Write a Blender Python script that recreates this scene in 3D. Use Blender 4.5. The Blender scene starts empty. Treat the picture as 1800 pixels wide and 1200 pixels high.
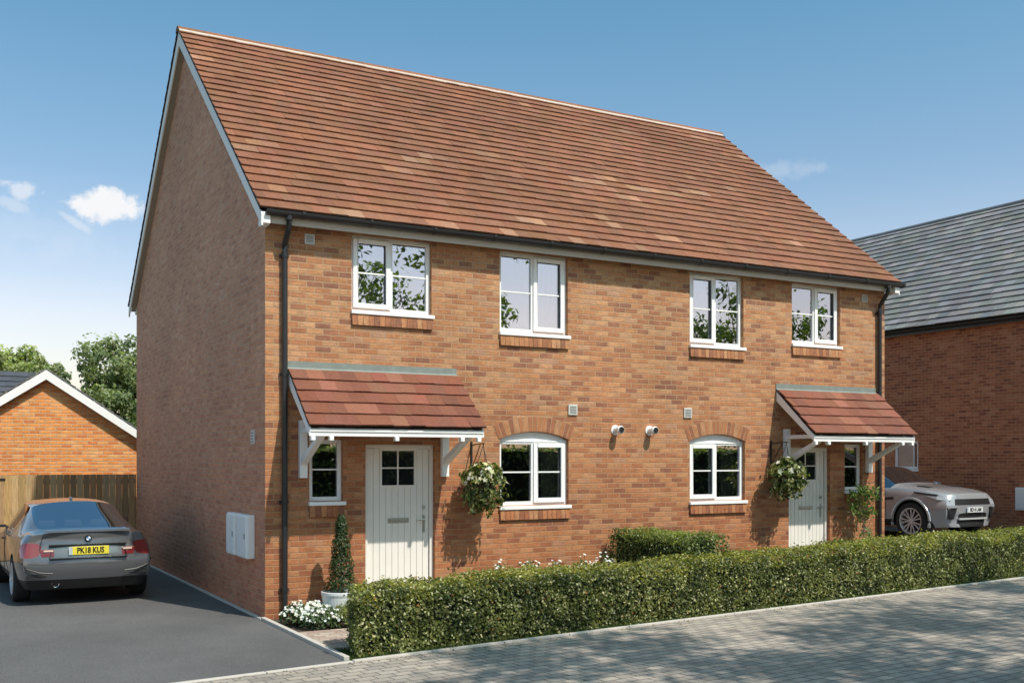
import bpy, bmesh, math, random
from mathutils import Vector, Matrix, noise

RND = random.Random(11)
scene = bpy.context.scene
COL = scene.collection
rad = math.radians

# ------------------------------------------------------------------ helpers
class MB:
    """collects faces (with uv, tint and material slot) and links them as ONE mesh"""
    def __init__(s):
        s.v = []; s.f = []; s.m = []; s.uv = []; s.c = []
    def face(s, pts, mat=0, col=None, uv=None):
        b = len(s.v)
        s.v.extend([tuple(p) for p in pts])
        s.f.append(tuple(range(b, b + len(pts))))
        s.m.append(mat); s.c.append(col); s.uv.append(uv)
    def box(s, x0, x1, y0, y1, z0, z1, mat=0, col=None, uvrot=False):
        p = [(x0,y0,z0),(x1,y0,z0),(x1,y1,z0),(x0,y1,z0),(x0,y0,z1),(x1,y0,z1),(x1,y1,z1),(x0,y1,z1)]
        s.hexa(p, mat, col)
    def hexa(s, p, mat=0, col=None):
        for q in ((0,3,2,1),(4,5,6,7),(0,1,5,4),(1,2,6,5),(2,3,7,6),(3,0,4,7)):
            s.face([p[i] for i in q], mat, col)
    def prism(s, prof, axis, a, b, mat=0, col=None):
        """prof: list of 2-D points, extruded along axis from a to b"""
        def P(u, w, t):
            return {'x': (t, u, w), 'y': (u, t, w), 'z': (u, w, t)}[axis]
        n = len(prof)
        s.face([P(u, w, a) for u, w in prof], mat, col)
        s.face([P(u, w, b) for u, w in reversed(prof)], mat, col)
        for i in range(n):
            u0, w0 = prof[i]; u1, w1 = prof[(i+1) % n]
            s.face([P(u0,w0,a), P(u0,w0,b), P(u1,w1,b), P(u1,w1,a)], mat, col)
    def tube(s, pts, r, n=10, mat=0, col=None, caps=True):
        pts = [Vector(p) for p in pts]
        rs = r if isinstance(r, (list, tuple)) else [r]*len(pts)
        rings = []
        for i, p in enumerate(pts):
            d = (pts[min(i+1, len(pts)-1)] - pts[max(i-1, 0)]).normalized()
            a = d.cross(Vector((0,0,1)))
            if a.length < .05: a = d.cross(Vector((1,0,0)))
            a.normalize(); b = d.cross(a)
            rings.append([p + (a*math.cos(2*math.pi*k/n) + b*math.sin(2*math.pi*k/n))*rs[i] for k in range(n)])
        for i in range(len(rings)-1):
            for k in range(n):
                s.face([rings[i][k], rings[i][(k+1)%n], rings[i+1][(k+1)%n], rings[i+1][k]], mat, col)
        if caps:
            s.face(list(reversed(rings[0])), mat, col); s.face(rings[-1], mat, col)
    def lathe(s, prof, n=24, mat=0, axis='z', c=(0,0,0), col=None):
        def P(r, h, t):
            u, w = r*math.cos(t), r*math.sin(t)
            q = {'z': (u, w, h), 'x': (h, u, w), 'y': (u, h, w)}[axis]
            return (q[0]+c[0], q[1]+c[1], q[2]+c[2])
        for i in range(len(prof)-1):
            for k in range(n):
                t0, t1 = 2*math.pi*k/n, 2*math.pi*(k+1)/n
                r0, h0 = prof[i]; r1, h1 = prof[i+1]
                q = [P(r0,h0,t0), P(r0,h0,t1), P(r1,h1,t1), P(r1,h1,t0)]
                if r0 < 1e-5: q = [q[0], q[2], q[3]]
                elif r1 < 1e-5: q = q[:3]
                s.face(q, mat, col)
    def build(s, name, mats, parent=None, smooth=False, merge=False, bevel=0, uvrot=False, origin=None):
        me = bpy.data.meshes.new(name)
        vv = s.v
        if origin: vv = [(x-origin[0], y-origin[1], z-origin[2]) for x, y, z in s.v]
        me.from_pydata(vv, [], s.f)
        if not isinstance(mats, (list, tuple)): mats = [mats]
        for m in mats: me.materials.append(m)
        me.polygons.foreach_set('material_index', s.m)
        uvl = me.uv_layers.new(name='UV')
        data = [0.0]*(2*len(me.loops))
        for p, u in zip(me.polygons, s.uv):
            n = p.normal; ax, ay, az = abs(n.x), abs(n.y), abs(n.z)
            for k, li in enumerate(p.loop_indices):
                if u: a, b = u[k]
                else:
                    x, y, z = s.v[me.loops[li].vertex_index]
                    if az >= ax and az >= ay: a, b = x, y
                    elif ax >= ay: a, b = y, z
                    else: a, b = x, z
                    if uvrot: a, b = b, a
                data[2*li] = a; data[2*li+1] = b
        uvl.data.foreach_set('uv', data)
        if any(c is not None for c in s.c):
            ca = me.color_attributes.new('tint', 'FLOAT_COLOR', 'CORNER')
            cd = []
            for p, c in zip(me.polygons, s.c):
                c = c or (.5,.5,.5)
                cd.extend([c[0], c[1], c[2], 1.0]*p.loop_total)
            ca.data.foreach_set('color', cd)
        if merge or bevel:
            bm = bmesh.new(); bm.from_mesh(me)
            bmesh.ops.remove_doubles(bm, verts=bm.verts, dist=1e-4)
            bmesh.ops.recalc_face_normals(bm, faces=bm.faces)
            bm.to_mesh(me); bm.free()
        if smooth:
            me.polygons.foreach_set('use_smooth', [True]*len(me.polygons))
            me.set_sharp_from_angle(angle=rad(smooth if smooth > 1 else 40))
        o = bpy.data.objects.new(name, me); COL.objects.link(o)
        if parent: o.parent = parent
        if origin: o.location = origin
        if bevel:
            b = o.modifiers.new('bevel', 'BEVEL'); b.width = bevel; b.segments = 2
            b.limit_method = 'ANGLE'; b.angle_limit = rad(40)
        return o

def tag(o, label=None, cat=None, group=None, kind=None):
    if label: o['label'] = label
    if cat: o['category'] = cat
    if group: o['group'] = group
    if kind: o['kind'] = kind
    return o
def empty(name, loc=(0,0,0), rz=0, parent=None):
    o = bpy.data.objects.new(name, None); COL.objects.link(o)
    o.location = loc; o.rotation_euler = (0,0,rz); o.empty_display_size = .2
    if parent: o.parent = parent
    return o
def copy_tree(o, parent=None):
    c = o.copy(); COL.objects.link(c)
    if parent: c.parent = parent
    for ch in o.children: copy_tree(ch, c)
    return c

# ------------------------------------------------------------------ materials
class NT:
    def __init__(s, name):
        s.mat = bpy.data.materials.new(name); s.mat.use_nodes = True
        s.t = s.mat.node_tree; s.bsdf = s.t.nodes['Principled BSDF']; s.out = s.t.nodes['Material Output']
    def n(s, typ, ins=None, **kw):
        nd = s.t.nodes.new(typ)
        for k, v in kw.items(): setattr(nd, k, v)
        for k, v in (ins or {}).items():
            if isinstance(v, bpy.types.NodeSocket): s.t.links.new(v, nd.inputs[k])
            else: nd.inputs[k].default_value = v
        return nd
    def l(s, a, b): s.t.links.new(a, b)
    def ramp(s, fac, stops, interp='LINEAR'):
        r = s.n('ShaderNodeValToRGB'); r.color_ramp.interpolation = interp
        e = r.color_ramp.elements
        while len(e) < len(stops): e.new(.5)
        for el, (p, c) in zip(e, stops):
            el.position = p; el.color = (c[0], c[1], c[2], 1) if not isinstance(c, (int, float)) else (c, c, c, 1)
        s.l(fac, r.inputs[0]); return r.outputs[0]
    def mix(s, fac, a, b, blend='MIX'):
        m = s.n('ShaderNodeMix', data_type='RGBA', blend_type=blend)
        for i, v in ((0, fac), (6, a), (7, b)):
            if isinstance(v, bpy.types.NodeSocket): s.l(v, m.inputs[i])
            else: m.inputs[i].default_value = v if isinstance(v, (int, float)) else (v[0], v[1], v[2], 1)
        return m.outputs[2]
    def noise(s, vec, scale, detail=4, rough=.55, dist=0):
        nd = s.n('ShaderNodeTexNoise', {'Scale': scale, 'Detail': detail, 'Roughness': rough, 'Distortion': dist})
        if vec: s.l(vec, nd.inputs['Vector'])
        return nd.outputs['Fac']
    def bump(s, h, strength=.4, dist=.01):
        b = s.n('ShaderNodeBump', {'Strength': strength, 'Distance': dist})
        s.l(h, b.inputs['Height']); s.l(b.outputs[0], s.bsdf.inputs['Normal'])
    def coord(s, which='Object'):
        return s.n('ShaderNodeTexCoord').outputs[which]
    def set(s, **kw):
        for k, v in kw.items():
            k = {'spec': 'Specular IOR Level', 'rough': 'Roughness', 'metal': 'Metallic', 'coat': 'Coat Weight', 'base': 'Base Color'}.get(k, k)
            if isinstance(v, bpy.types.NodeSocket): s.l(v, s.bsdf.inputs[k])
            else: s.bsdf.inputs[k].default_value = v if isinstance(v, (int, float)) else (v[0], v[1], v[2], 1)

def plain(name, c, rough=.5, metal=0, var=.12, scale=6, spec=.5, bump=0, coat=0, bscale=60):
    t = NT(name); co = t.coord()
    f = t.noise(co, scale, 5)
    base = t.mix(f, [x*(1-var) for x in c], [min(1, x*(1+var)) for x in c])
    t.set(base=base, rough=rough, metal=metal, spec=spec, coat=coat)
    if bump: t.bump(t.noise(co, bscale, 4), bump, .004)
    return t.mat

def brick(name, stops, mortar, bw=.215, bh=.075, ms=.008, offset=.5, bump=.6, stain=.18, baked_grad=None):
    t = NT(name); uv = t.coord('UV')
    wob = t.n('ShaderNodeTexNoise', {'Vector': uv, 'Scale': 9.0, 'Detail': 2.0})
    off = t.n('ShaderNodeVectorMath', {0: wob.outputs['Color'], 1: (-.5,-.5,-.5)}, operation='ADD')
    off2 = t.n('ShaderNodeVectorMath', {0: off.outputs[0]}, operation='SCALE'); off2.inputs['Scale'].default_value = .004
    vec = t.n('ShaderNodeVectorMath', {0: uv, 1: off2.outputs[0]}, operation='ADD').outputs[0]
    b = t.n('ShaderNodeTexBrick', {'Vector': vec, 'Color1': (0,0,0,1), 'Color2': (1,1,1,1), 'Mortar': (.5,.5,.5,1), 'Scale': 1.0,
        'Mortar Size': ms, 'Mortar Smooth': .5, 'Bias': 0.0, 'Brick Width': bw, 'Row Height': bh}, offset=offset)
    # slow drift so that darker bricks gather in loose groups
    drift = t.noise(uv, 1.1, 3)
    dv = t.n('ShaderNodeMath', {0: drift, 1: .5}, operation='SUBTRACT')
    dv2 = t.n('ShaderNodeMath', {0: dv.outputs[0], 1: .7, 2: b.outputs['Color']}, operation='MULTIPLY_ADD')
    c = t.ramp(dv2.outputs[0], stops)
    st = t.n('ShaderNodeMapping', {'Vector': uv}); st.inputs['Scale'].default_value = (.35,1,1)
    fine = t.noise(st.outputs[0], 75, 6, .7)
    blot = t.noise(st.outputs[0], 17, 3, .6)
    c = t.mix(.55, c, t.ramp(blot, [(.3,(.62,.57,.54)),(.7,(1.25,1.25,1.22))]), 'MULTIPLY')
    c = t.mix(.85, c, t.ramp(fine, [(.25,.5),(.75,1.4)]), 'MULTIPLY')
    big = t.noise(uv, .45, 4)
    c = t.mix(1.0, c, t.ramp(big, [(.3,1-stain),(.7,1+stain*.6)]), 'MULTIPLY')
    mcol = t.mix(t.noise(uv, 14, 3), [x*.75 for x in mortar], mortar)
    c = t.mix(b.outputs['Fac'], c, mcol)
    if baked_grad:  # baked light gradient: colour goes redder and darker towards the ground
        sep = t.n('ShaderNodeSeparateXYZ', {0: t.coord('Object')})
        g = t.n('ShaderNodeMapRange', {0: sep.outputs['Z'], 1: baked_grad[0], 2: baked_grad[1], 3: 1.0, 4: 0.0})
        bm_ = t.n('ShaderNodeMath', {0: big, 1: .5, 2: .45}, operation='MULTIPLY_ADD')
        k = t.n('ShaderNodeMath', {0: g.outputs[0], 1: bm_.outputs[0]}, operation='MULTIPLY', use_clamp=True)
        c = t.mix(k.outputs[0], c, t.mix(1.0, c, (.80,.54,.41), 'MULTIPLY'))
    t.set(base=c, rough=.88, spec=.25)
    inv = t.n('ShaderNodeMath', {0: 1.0, 1: b.outputs['Fac']}, operation='SUBTRACT')
    h = t.n('ShaderNodeMath', {0: fine, 1: .35, 2: inv.outputs[0]}, operation='MULTIPLY_ADD')
    t.bump(h.outputs[0], bump, .008)
    return t.mat

def tiles_mat(name, rough=.72, spec=.3):
    t = NT(name); a = t.n('ShaderNodeVertexColor', layer_name='tint').outputs['Color']; co = t.coord()
    f = t.noise(co, 24, 6, .7)
    c = t.mix(.6, a, t.ramp(f, [(.25,.6),(.75,1.35)]), 'MULTIPLY')
    big = t.noise(co, .5, 5)
    c = t.mix(1.0, c, t.ramp(big, [(.3,.82),(.7,1.12)]), 'MULTIPLY')
    t.set(base=c, rough=rough, spec=spec); t.bump(t.noise(co, 90, 4), .25, .004)
    return t.mat

def leaf_mat(name, trans=.35, rough=.45):
    t = NT(name); a = t.n('ShaderNodeVertexColor', layer_name='tint').outputs['Color']
    t.set(base=a, rough=rough, spec=.4)
    tr = t.n('ShaderNodeBsdfTranslucent')
    tc = t.mix(1.0, a, (1.5,1.6,.7), 'MULTIPLY'); t.l(tc, tr.inputs[0])
    mx = t.n('ShaderNodeMixShader', {0: trans}); t.l(t.bsdf.outputs[0], mx.inputs[1]); t.l(tr.outputs[0], mx.inputs[2])
    t.l(mx.outputs[0], t.out.inputs[0])
    return t.mat

def glass_mat(name, refl=.4, tint=(.62,.66,.66), rough=0.0):
    t = NT(name)
    g = t.n('ShaderNodeBsdfGlossy', {'Color': (.80,.83,.88,1), 'Roughness': rough})
    wav = t.noise(t.coord(), 1.6, 2)
    b = t.n('ShaderNodeBump', {'Strength': .05, 'Distance': .02}); t.l(wav, b.inputs['Height']); t.l(b.outputs[0], g.inputs['Normal'])
    tr = t.n('ShaderNodeBsdfTransparent', {'Color': (*tint, 1)})
    fr = t.n('ShaderNodeFresnel', {'IOR': 1.5})
    f = t.n('ShaderNodeMath', {0: fr.outputs[0], 1: 1.0, 2: refl}, operation='MULTIPLY_ADD', use_clamp=True)
    mx = t.n('ShaderNodeMixShader', {0: f.outputs[0]}); t.l(tr.outputs[0], mx.inputs[1]); t.l(g.outputs[0], mx.inputs[2])
    t.l(mx.outputs[0], t.out.inputs[0])
    return t.mat

def dark_glass(name, refl=.25):
    t = NT(name); t.set(base=(.012,.014,.016), rough=.05, spec=.5)
    g = t.n('ShaderNodeBsdfGlossy', {'Color': (.9,.95,1,1), 'Roughness': .02})
    fr = t.n('ShaderNodeFresnel', {'IOR': 1.5})
    f = t.n('ShaderNodeMath', {0: fr.outputs[0], 1: refl}, operation='ADD', use_clamp=True)
    mx = t.n('ShaderNodeMixShader', {0: f.outputs[0]}); t.l(t.bsdf.outputs[0], mx.inputs[1]); t.l(g.outputs[0], mx.inputs[2])
    t.l(mx.outputs[0], t.out.inputs[0])
    return t.mat

def asphalt(name, c, scale=75):
    t = NT(name); co = t.coord()
    f = t.noise(co, scale, 3, .8); v = t.n('ShaderNodeTexVoronoi', {'Vector': co, 'Scale': 130.0})
    k = t.mix(t.ramp(f, [(.3,0),(.7,1)]), [x*.5 for x in c], [x*1.55 for x in c])
    k = t.mix(.35, k, v.outputs['Color'], 'OVERLAY')
    big = t.noise(co, .7, 5)
    k = t.mix(1.0, k, t.ramp(big, [(.3,.85),(.7,1.12)]), 'MULTIPLY')
    worn = t.noise(co, .22, 6, .65, .4)
    k = t.mix(1.0, k, t.ramp(worn, [(.35,.82),(.5,1.0),(.68,1.16)]), 'MULTIPLY')
    chips = t.noise(co, 420, 2, .9)
    k = t.mix(t.ramp(chips, [(.62,0),(.70,.55)]), k, (.36,.34,.33))
    grey = t.n('ShaderNodeHueSaturation', {'Saturation': .25, 'Color': k})
    t.set(base=grey.outputs[0], rough=.9, spec=.25)
    t.bump(f, .5, .006)
    return t.mat

FRONT_BRICK = [(0,(.30,.142,.095)),(.16,(.385,.174,.096)),(.38,(.465,.213,.107)),(.62,(.515,.255,.127)),(.84,(.555,.308,.165)),(1,(.46,.265,.17))]
SIDE_BRICK_FILL = [(0,(.56,.28,.195)),(.2,(.63,.315,.21)),(.5,(.68,.345,.225)),(.8,(.71,.385,.25)),(1,(.68,.40,.285))]  # pinker gable brick, lightened to put missing fill light into the colour
M = {}
M['brick_side_fill'] = brick('brick_side_baked_fill', SIDE_BRICK_FILL, (.66,.44,.33), baked_grad=(0.0,4.5))
M['brick'] = brick('brick_multi', FRONT_BRICK, (.47,.315,.19), baked_grad=(0.0, 4.2))
M['brick_soldier'] = brick('brick_on_edge', FRONT_BRICK, (.47,.315,.19), offset=0.0, bw=.225, baked_grad=(0.0,4.8))
M['brick_orange'] = brick('brick_orange', [(0,(.62,.20,.07)),(.3,(.74,.26,.075)),(.7,(.82,.33,.10)),(1,(.80,.40,.16))], (.6,.42,.26), ms=.010)
M['brick_red'] = brick('brick_red', [(0,(.28,.095,.055)),(.3,(.40,.14,.07)),(.7,(.47,.175,.085)),(1,(.50,.22,.12))], (.50,.31,.19))
M['tile'] = tiles_mat('clay_tile')
M['slate'] = tiles_mat('grey_tile', .55, .4)
M['white'] = plain('white_upvc', (.86,.86,.85), .32, var=.03)
M['white_wood'] = plain('white_painted_wood', (.85,.84,.82), .5, var=.05, scale=9)
M['door'] = plain('cream_door_paint', (.78,.75,.69), .42, var=.05)
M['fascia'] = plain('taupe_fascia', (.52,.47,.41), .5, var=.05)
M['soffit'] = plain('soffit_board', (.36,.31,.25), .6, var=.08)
M['black'] = plain('black_upvc', (.022,.022,.024), .35, var=.2)
M['lead'] = plain('weathered_lead', (.20,.225,.205), .6, var=.3, scale=9, metal=.0, bump=.3)
M['mortar'] = plain('mortar', (.50,.43,.36), .9, var=.15, scale=20, bump=.4)
M['vent'] = plain('vent_plastic', (.58,.56,.52), .5, var=.06)
M['ventdark'] = plain('vent_slots', (.2,.2,.19), .6)
M['metal'] = plain('brushed_metal', (.52,.51,.48), .3, metal=.9, var=.08)
M['glass'] = glass_mat('window_glass', .42)
M['glass_low'] = glass_mat('dimmed_window_glass', .20, (.82,.85,.83))  # second copy of the glass, weaker reflection so ground-floor panes look darker
M['doorglass'] = dark_glass('door_glass', .06)
M['plaster'] = plain('plaster', (.34,.32,.29), .9)
M['curtain'] = plain('curtain_fabric', (.62,.62,.62), .9, var=.08)
M['curtain2'] = plain('curtain_dark_fabric', (.46,.43,.34), .9, var=.15)
M['leaf'] = leaf_mat('leaf', .4, .38)
M['petal'] = leaf_mat('petal', .25, .6)
M['bark'] = plain('bark', (.19,.145,.105), .95, var=.4, scale=14, bump=.8, bscale=30)
M['dark_green'] = plain('near_black_green', (.012,.018,.006), .95, var=.5, scale=30)
M['soil'] = plain('soil', (.07,.048,.032), .98, var=.4, scale=18, bump=.9, bscale=40)
M['pot'] = plain('white_glazed_pot', (.70,.71,.70), .35, var=.04)
M['tarmac'] = asphalt('driveway_tarmac', (.102,.087,.084))
M['paint'] = None

# block paving
def paving(name, stops, mortar, rot, bw, bh):
    t = NT(name); co = t.coord()
    mp = t.n('ShaderNodeMapping', {'Vector': co}); mp.inputs['Rotation'].default_value = (0,0,rot)
    wob = t.n('ShaderNodeTexNoise', {'Vector': mp.outputs[0], 'Scale': 5.0, 'Detail': 2.0})
    off = t.n('ShaderNodeVectorMath', {0: wob.outputs['Color'], 1: (-.5,-.5,-.5)}, operation='ADD')
    off2 = t.n('ShaderNodeVectorMath', {0: off.outputs[0]}, operation='SCALE'); off2.inputs['Scale'].default_value = .012
    vec = t.n('ShaderNodeVectorMath', {0: mp.outputs[0], 1: off2.outputs[0]}, operation='ADD').outputs[0]
    b = t.n('ShaderNodeTexBrick', {'Vector': vec, 'Color1': (0,0,0,1), 'Color2': (1,1,1,1), 'Scale': 1.0, 'Mortar Size': .009,
        'Mortar Smooth': .3, 'Brick Width': bw, 'Row Height': bh, 'Mortar': (.5,.5,.5,1)}, offset=.5)
    c = t.ramp(b.outputs['Color'], stops)
    f = t.noise(co, 60, 5, .75)
    c = t.mix(.5, c, t.ramp(f, [(.25,.6),(.75,1.35)]), 'MULTIPLY')
    big = t.noise(co, .6, 5)
    c = t.mix(1.0, c, t.ramp(big, [(.3,.82),(.7,1.12)]), 'MULTIPLY')
    c = t.mix(b.outputs['Fac'], c, mortar)
    t.set(base=c, rough=.82, spec=.3)
    inv = t.n('ShaderNodeMath', {0: 1.0, 1: b.outputs['Fac']}, operation='SUBTRACT')
    h = t.n('ShaderNodeMath', {0: f, 1: .4, 2: inv.outputs[0]}, operation='MULTIPLY_ADD')
    t.bump(h.outputs[0], .7, .012)
    return t.mat
KERB_ANG = math.atan2(1.37, 12.53)
M['setts'] = paving('grey_block_paving', [(0,(.29,.252,.215)),(.4,(.35,.302,.256)),(.75,(.39,.34,.285)),(1,(.43,.368,.30))], (.15,.135,.12), -KERB_ANG, .20, .13)
M['path'] = paving('pink_path_paving', [(0,(.36,.25,.2)),(.5,(.44,.33,.26)),(1,(.5,.41,.34))], (.26,.21,.17), 0, .2, .1)
M['kerb'] = plain('concrete_edging', (.50,.46,.41), .9, var=.15, scale=12, bump=.4)

def grass_mat():
    t = NT('lawn'); co = t.coord()
    c = t.mix(t.noise(co, 5, 6, .7), (.035,.055,.014), (.085,.11,.03)); t.set(base=c, rough=.95, spec=.2)
    t.bump(t.noise(co, 120, 4, .8), .9, .03); return t.mat
M['grass'] = grass_mat()

def wood_mat(name, c):
    t = NT(name); a = t.n('ShaderNodeVertexColor', layer_name='tint').outputs['Color']; co = t.coord()
    mp = t.n('ShaderNodeMapping', {'Vector': co}); mp.inputs['Scale'].default_value = (14,14,1.2)
    f = t.noise(mp.outputs[0], 3, 6, .65, .6)
    k = t.mix(1.0, a, t.ramp(f, [(.25,.6),(.75,1.3)]), 'MULTIPLY')
    t.set(base=k, rough=.85, spec=.2); t.bump(f, .4, .006); return t.mat
M['wood'] = wood_mat('fence_timber', None)

def car_paint(name, c, metal=.75, rough=.3):
    t = NT(name); co = t.coord()
    f = t.noise(co, 40, 2); k = t.mix(f, [x*.96 for x in c], [x*1.04 for x in c])
    dust = t.noise(co, 3, 5)
    t.set(base=k, metal=metal, rough=t.ramp(dust, [(.3,rough*.95),(.7,rough*1.1)]), coat=.8)
    t.bsdf.inputs['Coat Roughness'].default_value = .06
    return t.mat
M['car_grey'] = car_paint('metallic_grey_paint', (.125,.129,.137), .4, .18)
M['car_silver'] = car_paint('silver_paint', (.34,.35,.37), .25, .18)
M['car_glass'] = glass_mat('car_glass', .30, (.45,.48,.48))
M['rear_glass'] = glass_mat('car_rear_glass', .58, (.62,.65,.66))
M['seat'] = plain('seat_fabric', (.06,.058,.056), .9, var=.2)
M['headrest'] = plain('headrest_fabric', (.30,.29,.28), .9, var=.1)
M['car_glass2'] = dark_glass('car_front_glass', .10)
M['rubber'] = plain('tyre_rubber', (.018,.018,.018), .8, var=.2)
M['trim'] = plain('black_trim', (.012,.012,.013), .45, var=.2)
M['alloy'] = plain('alloy', (.60,.60,.60), .35, metal=.35, var=.06)
M['chrome'] = plain('chrome', (.7,.7,.7), .12, metal=1, var=.02)
M['redlens'] = plain('red_lens', (.17,.010,.012), .12, var=.15, spec=.7, coat=.8)
M['clearlens'] = plain('clear_lens', (.34,.35,.37), .12, var=.25, scale=20, spec=.7, coat=.8)
M['amber'] = plain('amber_lens', (.75,.55,.42), .2, var=.1)
M['plate_yellow'] = plain('yellow_plate', (.72,.60,.05), .35, var=.03)
M['plate_white'] = plain('white_plate', (.72,.72,.70), .35, var=.03)
M['plate_blue'] = plain('blue_band', (.42,.47,.52), .4, var=.03)
M['ink'] = plain('black_ink', (.01,.01,.01), .5)
M['roundel_blue'] = plain('roundel_blue', (.05,.16,.42), .3, var=.02)
M['roundel_white'] = plain('roundel_white', (.8,.8,.8), .3, var=.02)

# ------------------------------------------------------------------ ground, road, drive
def kerb_y(x): return -3.12 + (x)*1.37/12.53          # front edge of the plots = back edge of the road
def raise_z(x):                                        # the right-hand plot sits a little higher
    t = max(0, min(1, (x-11.25)/1.0)); return .25*t*t*(3-2*t)

def grid_sheet(name, xs, ys, zf, mat, clip=None):
    m = MB()
    for i in range(len(xs)-1):
        for j in range(len(ys)-1):
            m.face([(xs[i],ys[j],zf(xs[i],ys[j])),(xs[i+1],ys[j],zf(xs[i+1],ys[j])),(xs[i+1],ys[j+1],zf(xs[i+1],ys[j+1])),(xs[i],ys[j+1],zf(xs[i],ys[j+1]))])
    return m.build(name, mat, merge=True, smooth=True)
def gz(x, y): return raise_z(x)*max(0, min(1, (y+.75)/.6))
XS = [-400,-60,-12] + [i*1.0 for i in range(-8,11)] + [11.25,11.4,11.55,11.7,11.85,12,12.15,12.3] + [14,18,30,80,400]
YS = [-400,-60,-20,-8,-5,-3.2,-2.6,-1.9,-.75,-.6,-.45,-.3,-.15,.5,2,5,9,14,40,100,500]
tag(grid_sheet('ground', XS, YS, gz, M['grass']), kind='structure')
m = MB()
for i in range(40):
    x0, x1 = -14+i*1.6, -14+(i+1)*1.6
    m.face([(x0,-11.5+x0*.12,.008),(x1,-11.5+x1*.12,.008),(x1,kerb_y(x1),.008),(x0,kerb_y(x0),.008)])
tag(m.build('road', M['setts'], merge=True), kind='structure')
m = MB()
m.face([(-9,kerb_y(-9)+.06,.012),(-.06,kerb_y(-.06)+.06,.012),(-.06,9.05,.012),(-9,9.05,.012)])
tag(m.build('driveway', M['tarmac']), kind='structure')
m = MB(); m.face([(12.3,-.14,.256),(17.95,-.14,.256),(17.95,9,.256),(12.3,9,.256)])
m.face([(12.3,-.14,.256),(12.3,-.75,.008),(17.95,-.75,.008),(17.95,-.14,.256)])
tag(m.build('neighbour_driveway', M['tarmac'], merge=True), kind='structure')
# edging strips (separate kerb stones with thin joints)
m = MB()
for i in range(36):
    x0 = -9+i*.9; x1 = x0+.892
    n = Vector((-math.sin(KERB_ANG), math.cos(KERB_ANG)))
    p = []
    for z in (0.0, .022 if x0 < 0 else .03):
        for (x, off) in ((x0,0),(x1,0),(x1,.06),(x0,.06)): p.append((x+n.x*off, kerb_y(x)+n.y*off, z))
    m.hexa(p)
tag(m.build('kerb_edging', M['kerb'], bevel=.006), kind='structure')
m = MB()
y = -2.98
while y < -.02:
    m.box(-.06, .0, y, min(y+.892, -.012), 0, .05); y += .9
y = 0.02
while y < 9:
    m.box(-.06, -.004, y, y+.892, 0, .03); y += .9
tag(m.build('driveway_edging', M['kerb'], bevel=.006), kind='structure')
m = MB(); m.box(.0, 2.6, -2.38, -1.22, 0, .03); m.box(1.25, 2.6, -1.22, -.01, 0, .03); m.box(8.7, 9.8, -1.15, -.01, 0, .03)
tag(m.build('garden_path', M['path'], bevel=.004), kind='structure')
m = MB(); m.face([(0,-1.2,.006),(1.25,-1.2,.006),(1.25,0,.006),(0,0,.006)]); m.face([(2.6,-1.6,.006),(8.7,-1.0,.006),(8.7,0,.006),(2.6,0,.006)])
tag(m.build('flower_bed', M['soil']), kind='structure')

# ------------------------------------------------------------------ foliage helpers
def vcol(c, j=.18, r=RND):
    k = 1 + r.uniform(-j, j)
    return (c[0]*k*(1+r.uniform(-.08,.08)), c[1]*k, c[2]*k*(1+r.uniform(-.1,.1)))
def leaf(m, p, n, L, W, col, mat=0, r=RND):
    n = Vector(n)
    if n.length < 1e-4: n = Vector((0,0,1))
    n.normalize()
    t = n.cross(Vector((r.uniform(-1,1), r.uniform(-1,1), r.uniform(-1,1))))
    if t.length < 1e-3: t = n.orthogonal()
    t.normalize(); b = n.cross(t)
    p = Vector(p)
    m.face([p - t*L*.5, p + b*W*.5 - t*L*.05 + n*W*.12, p + t*L*.5, p - b*W*.5 - t*L*.05 + n*W*.12], mat, col)

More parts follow.
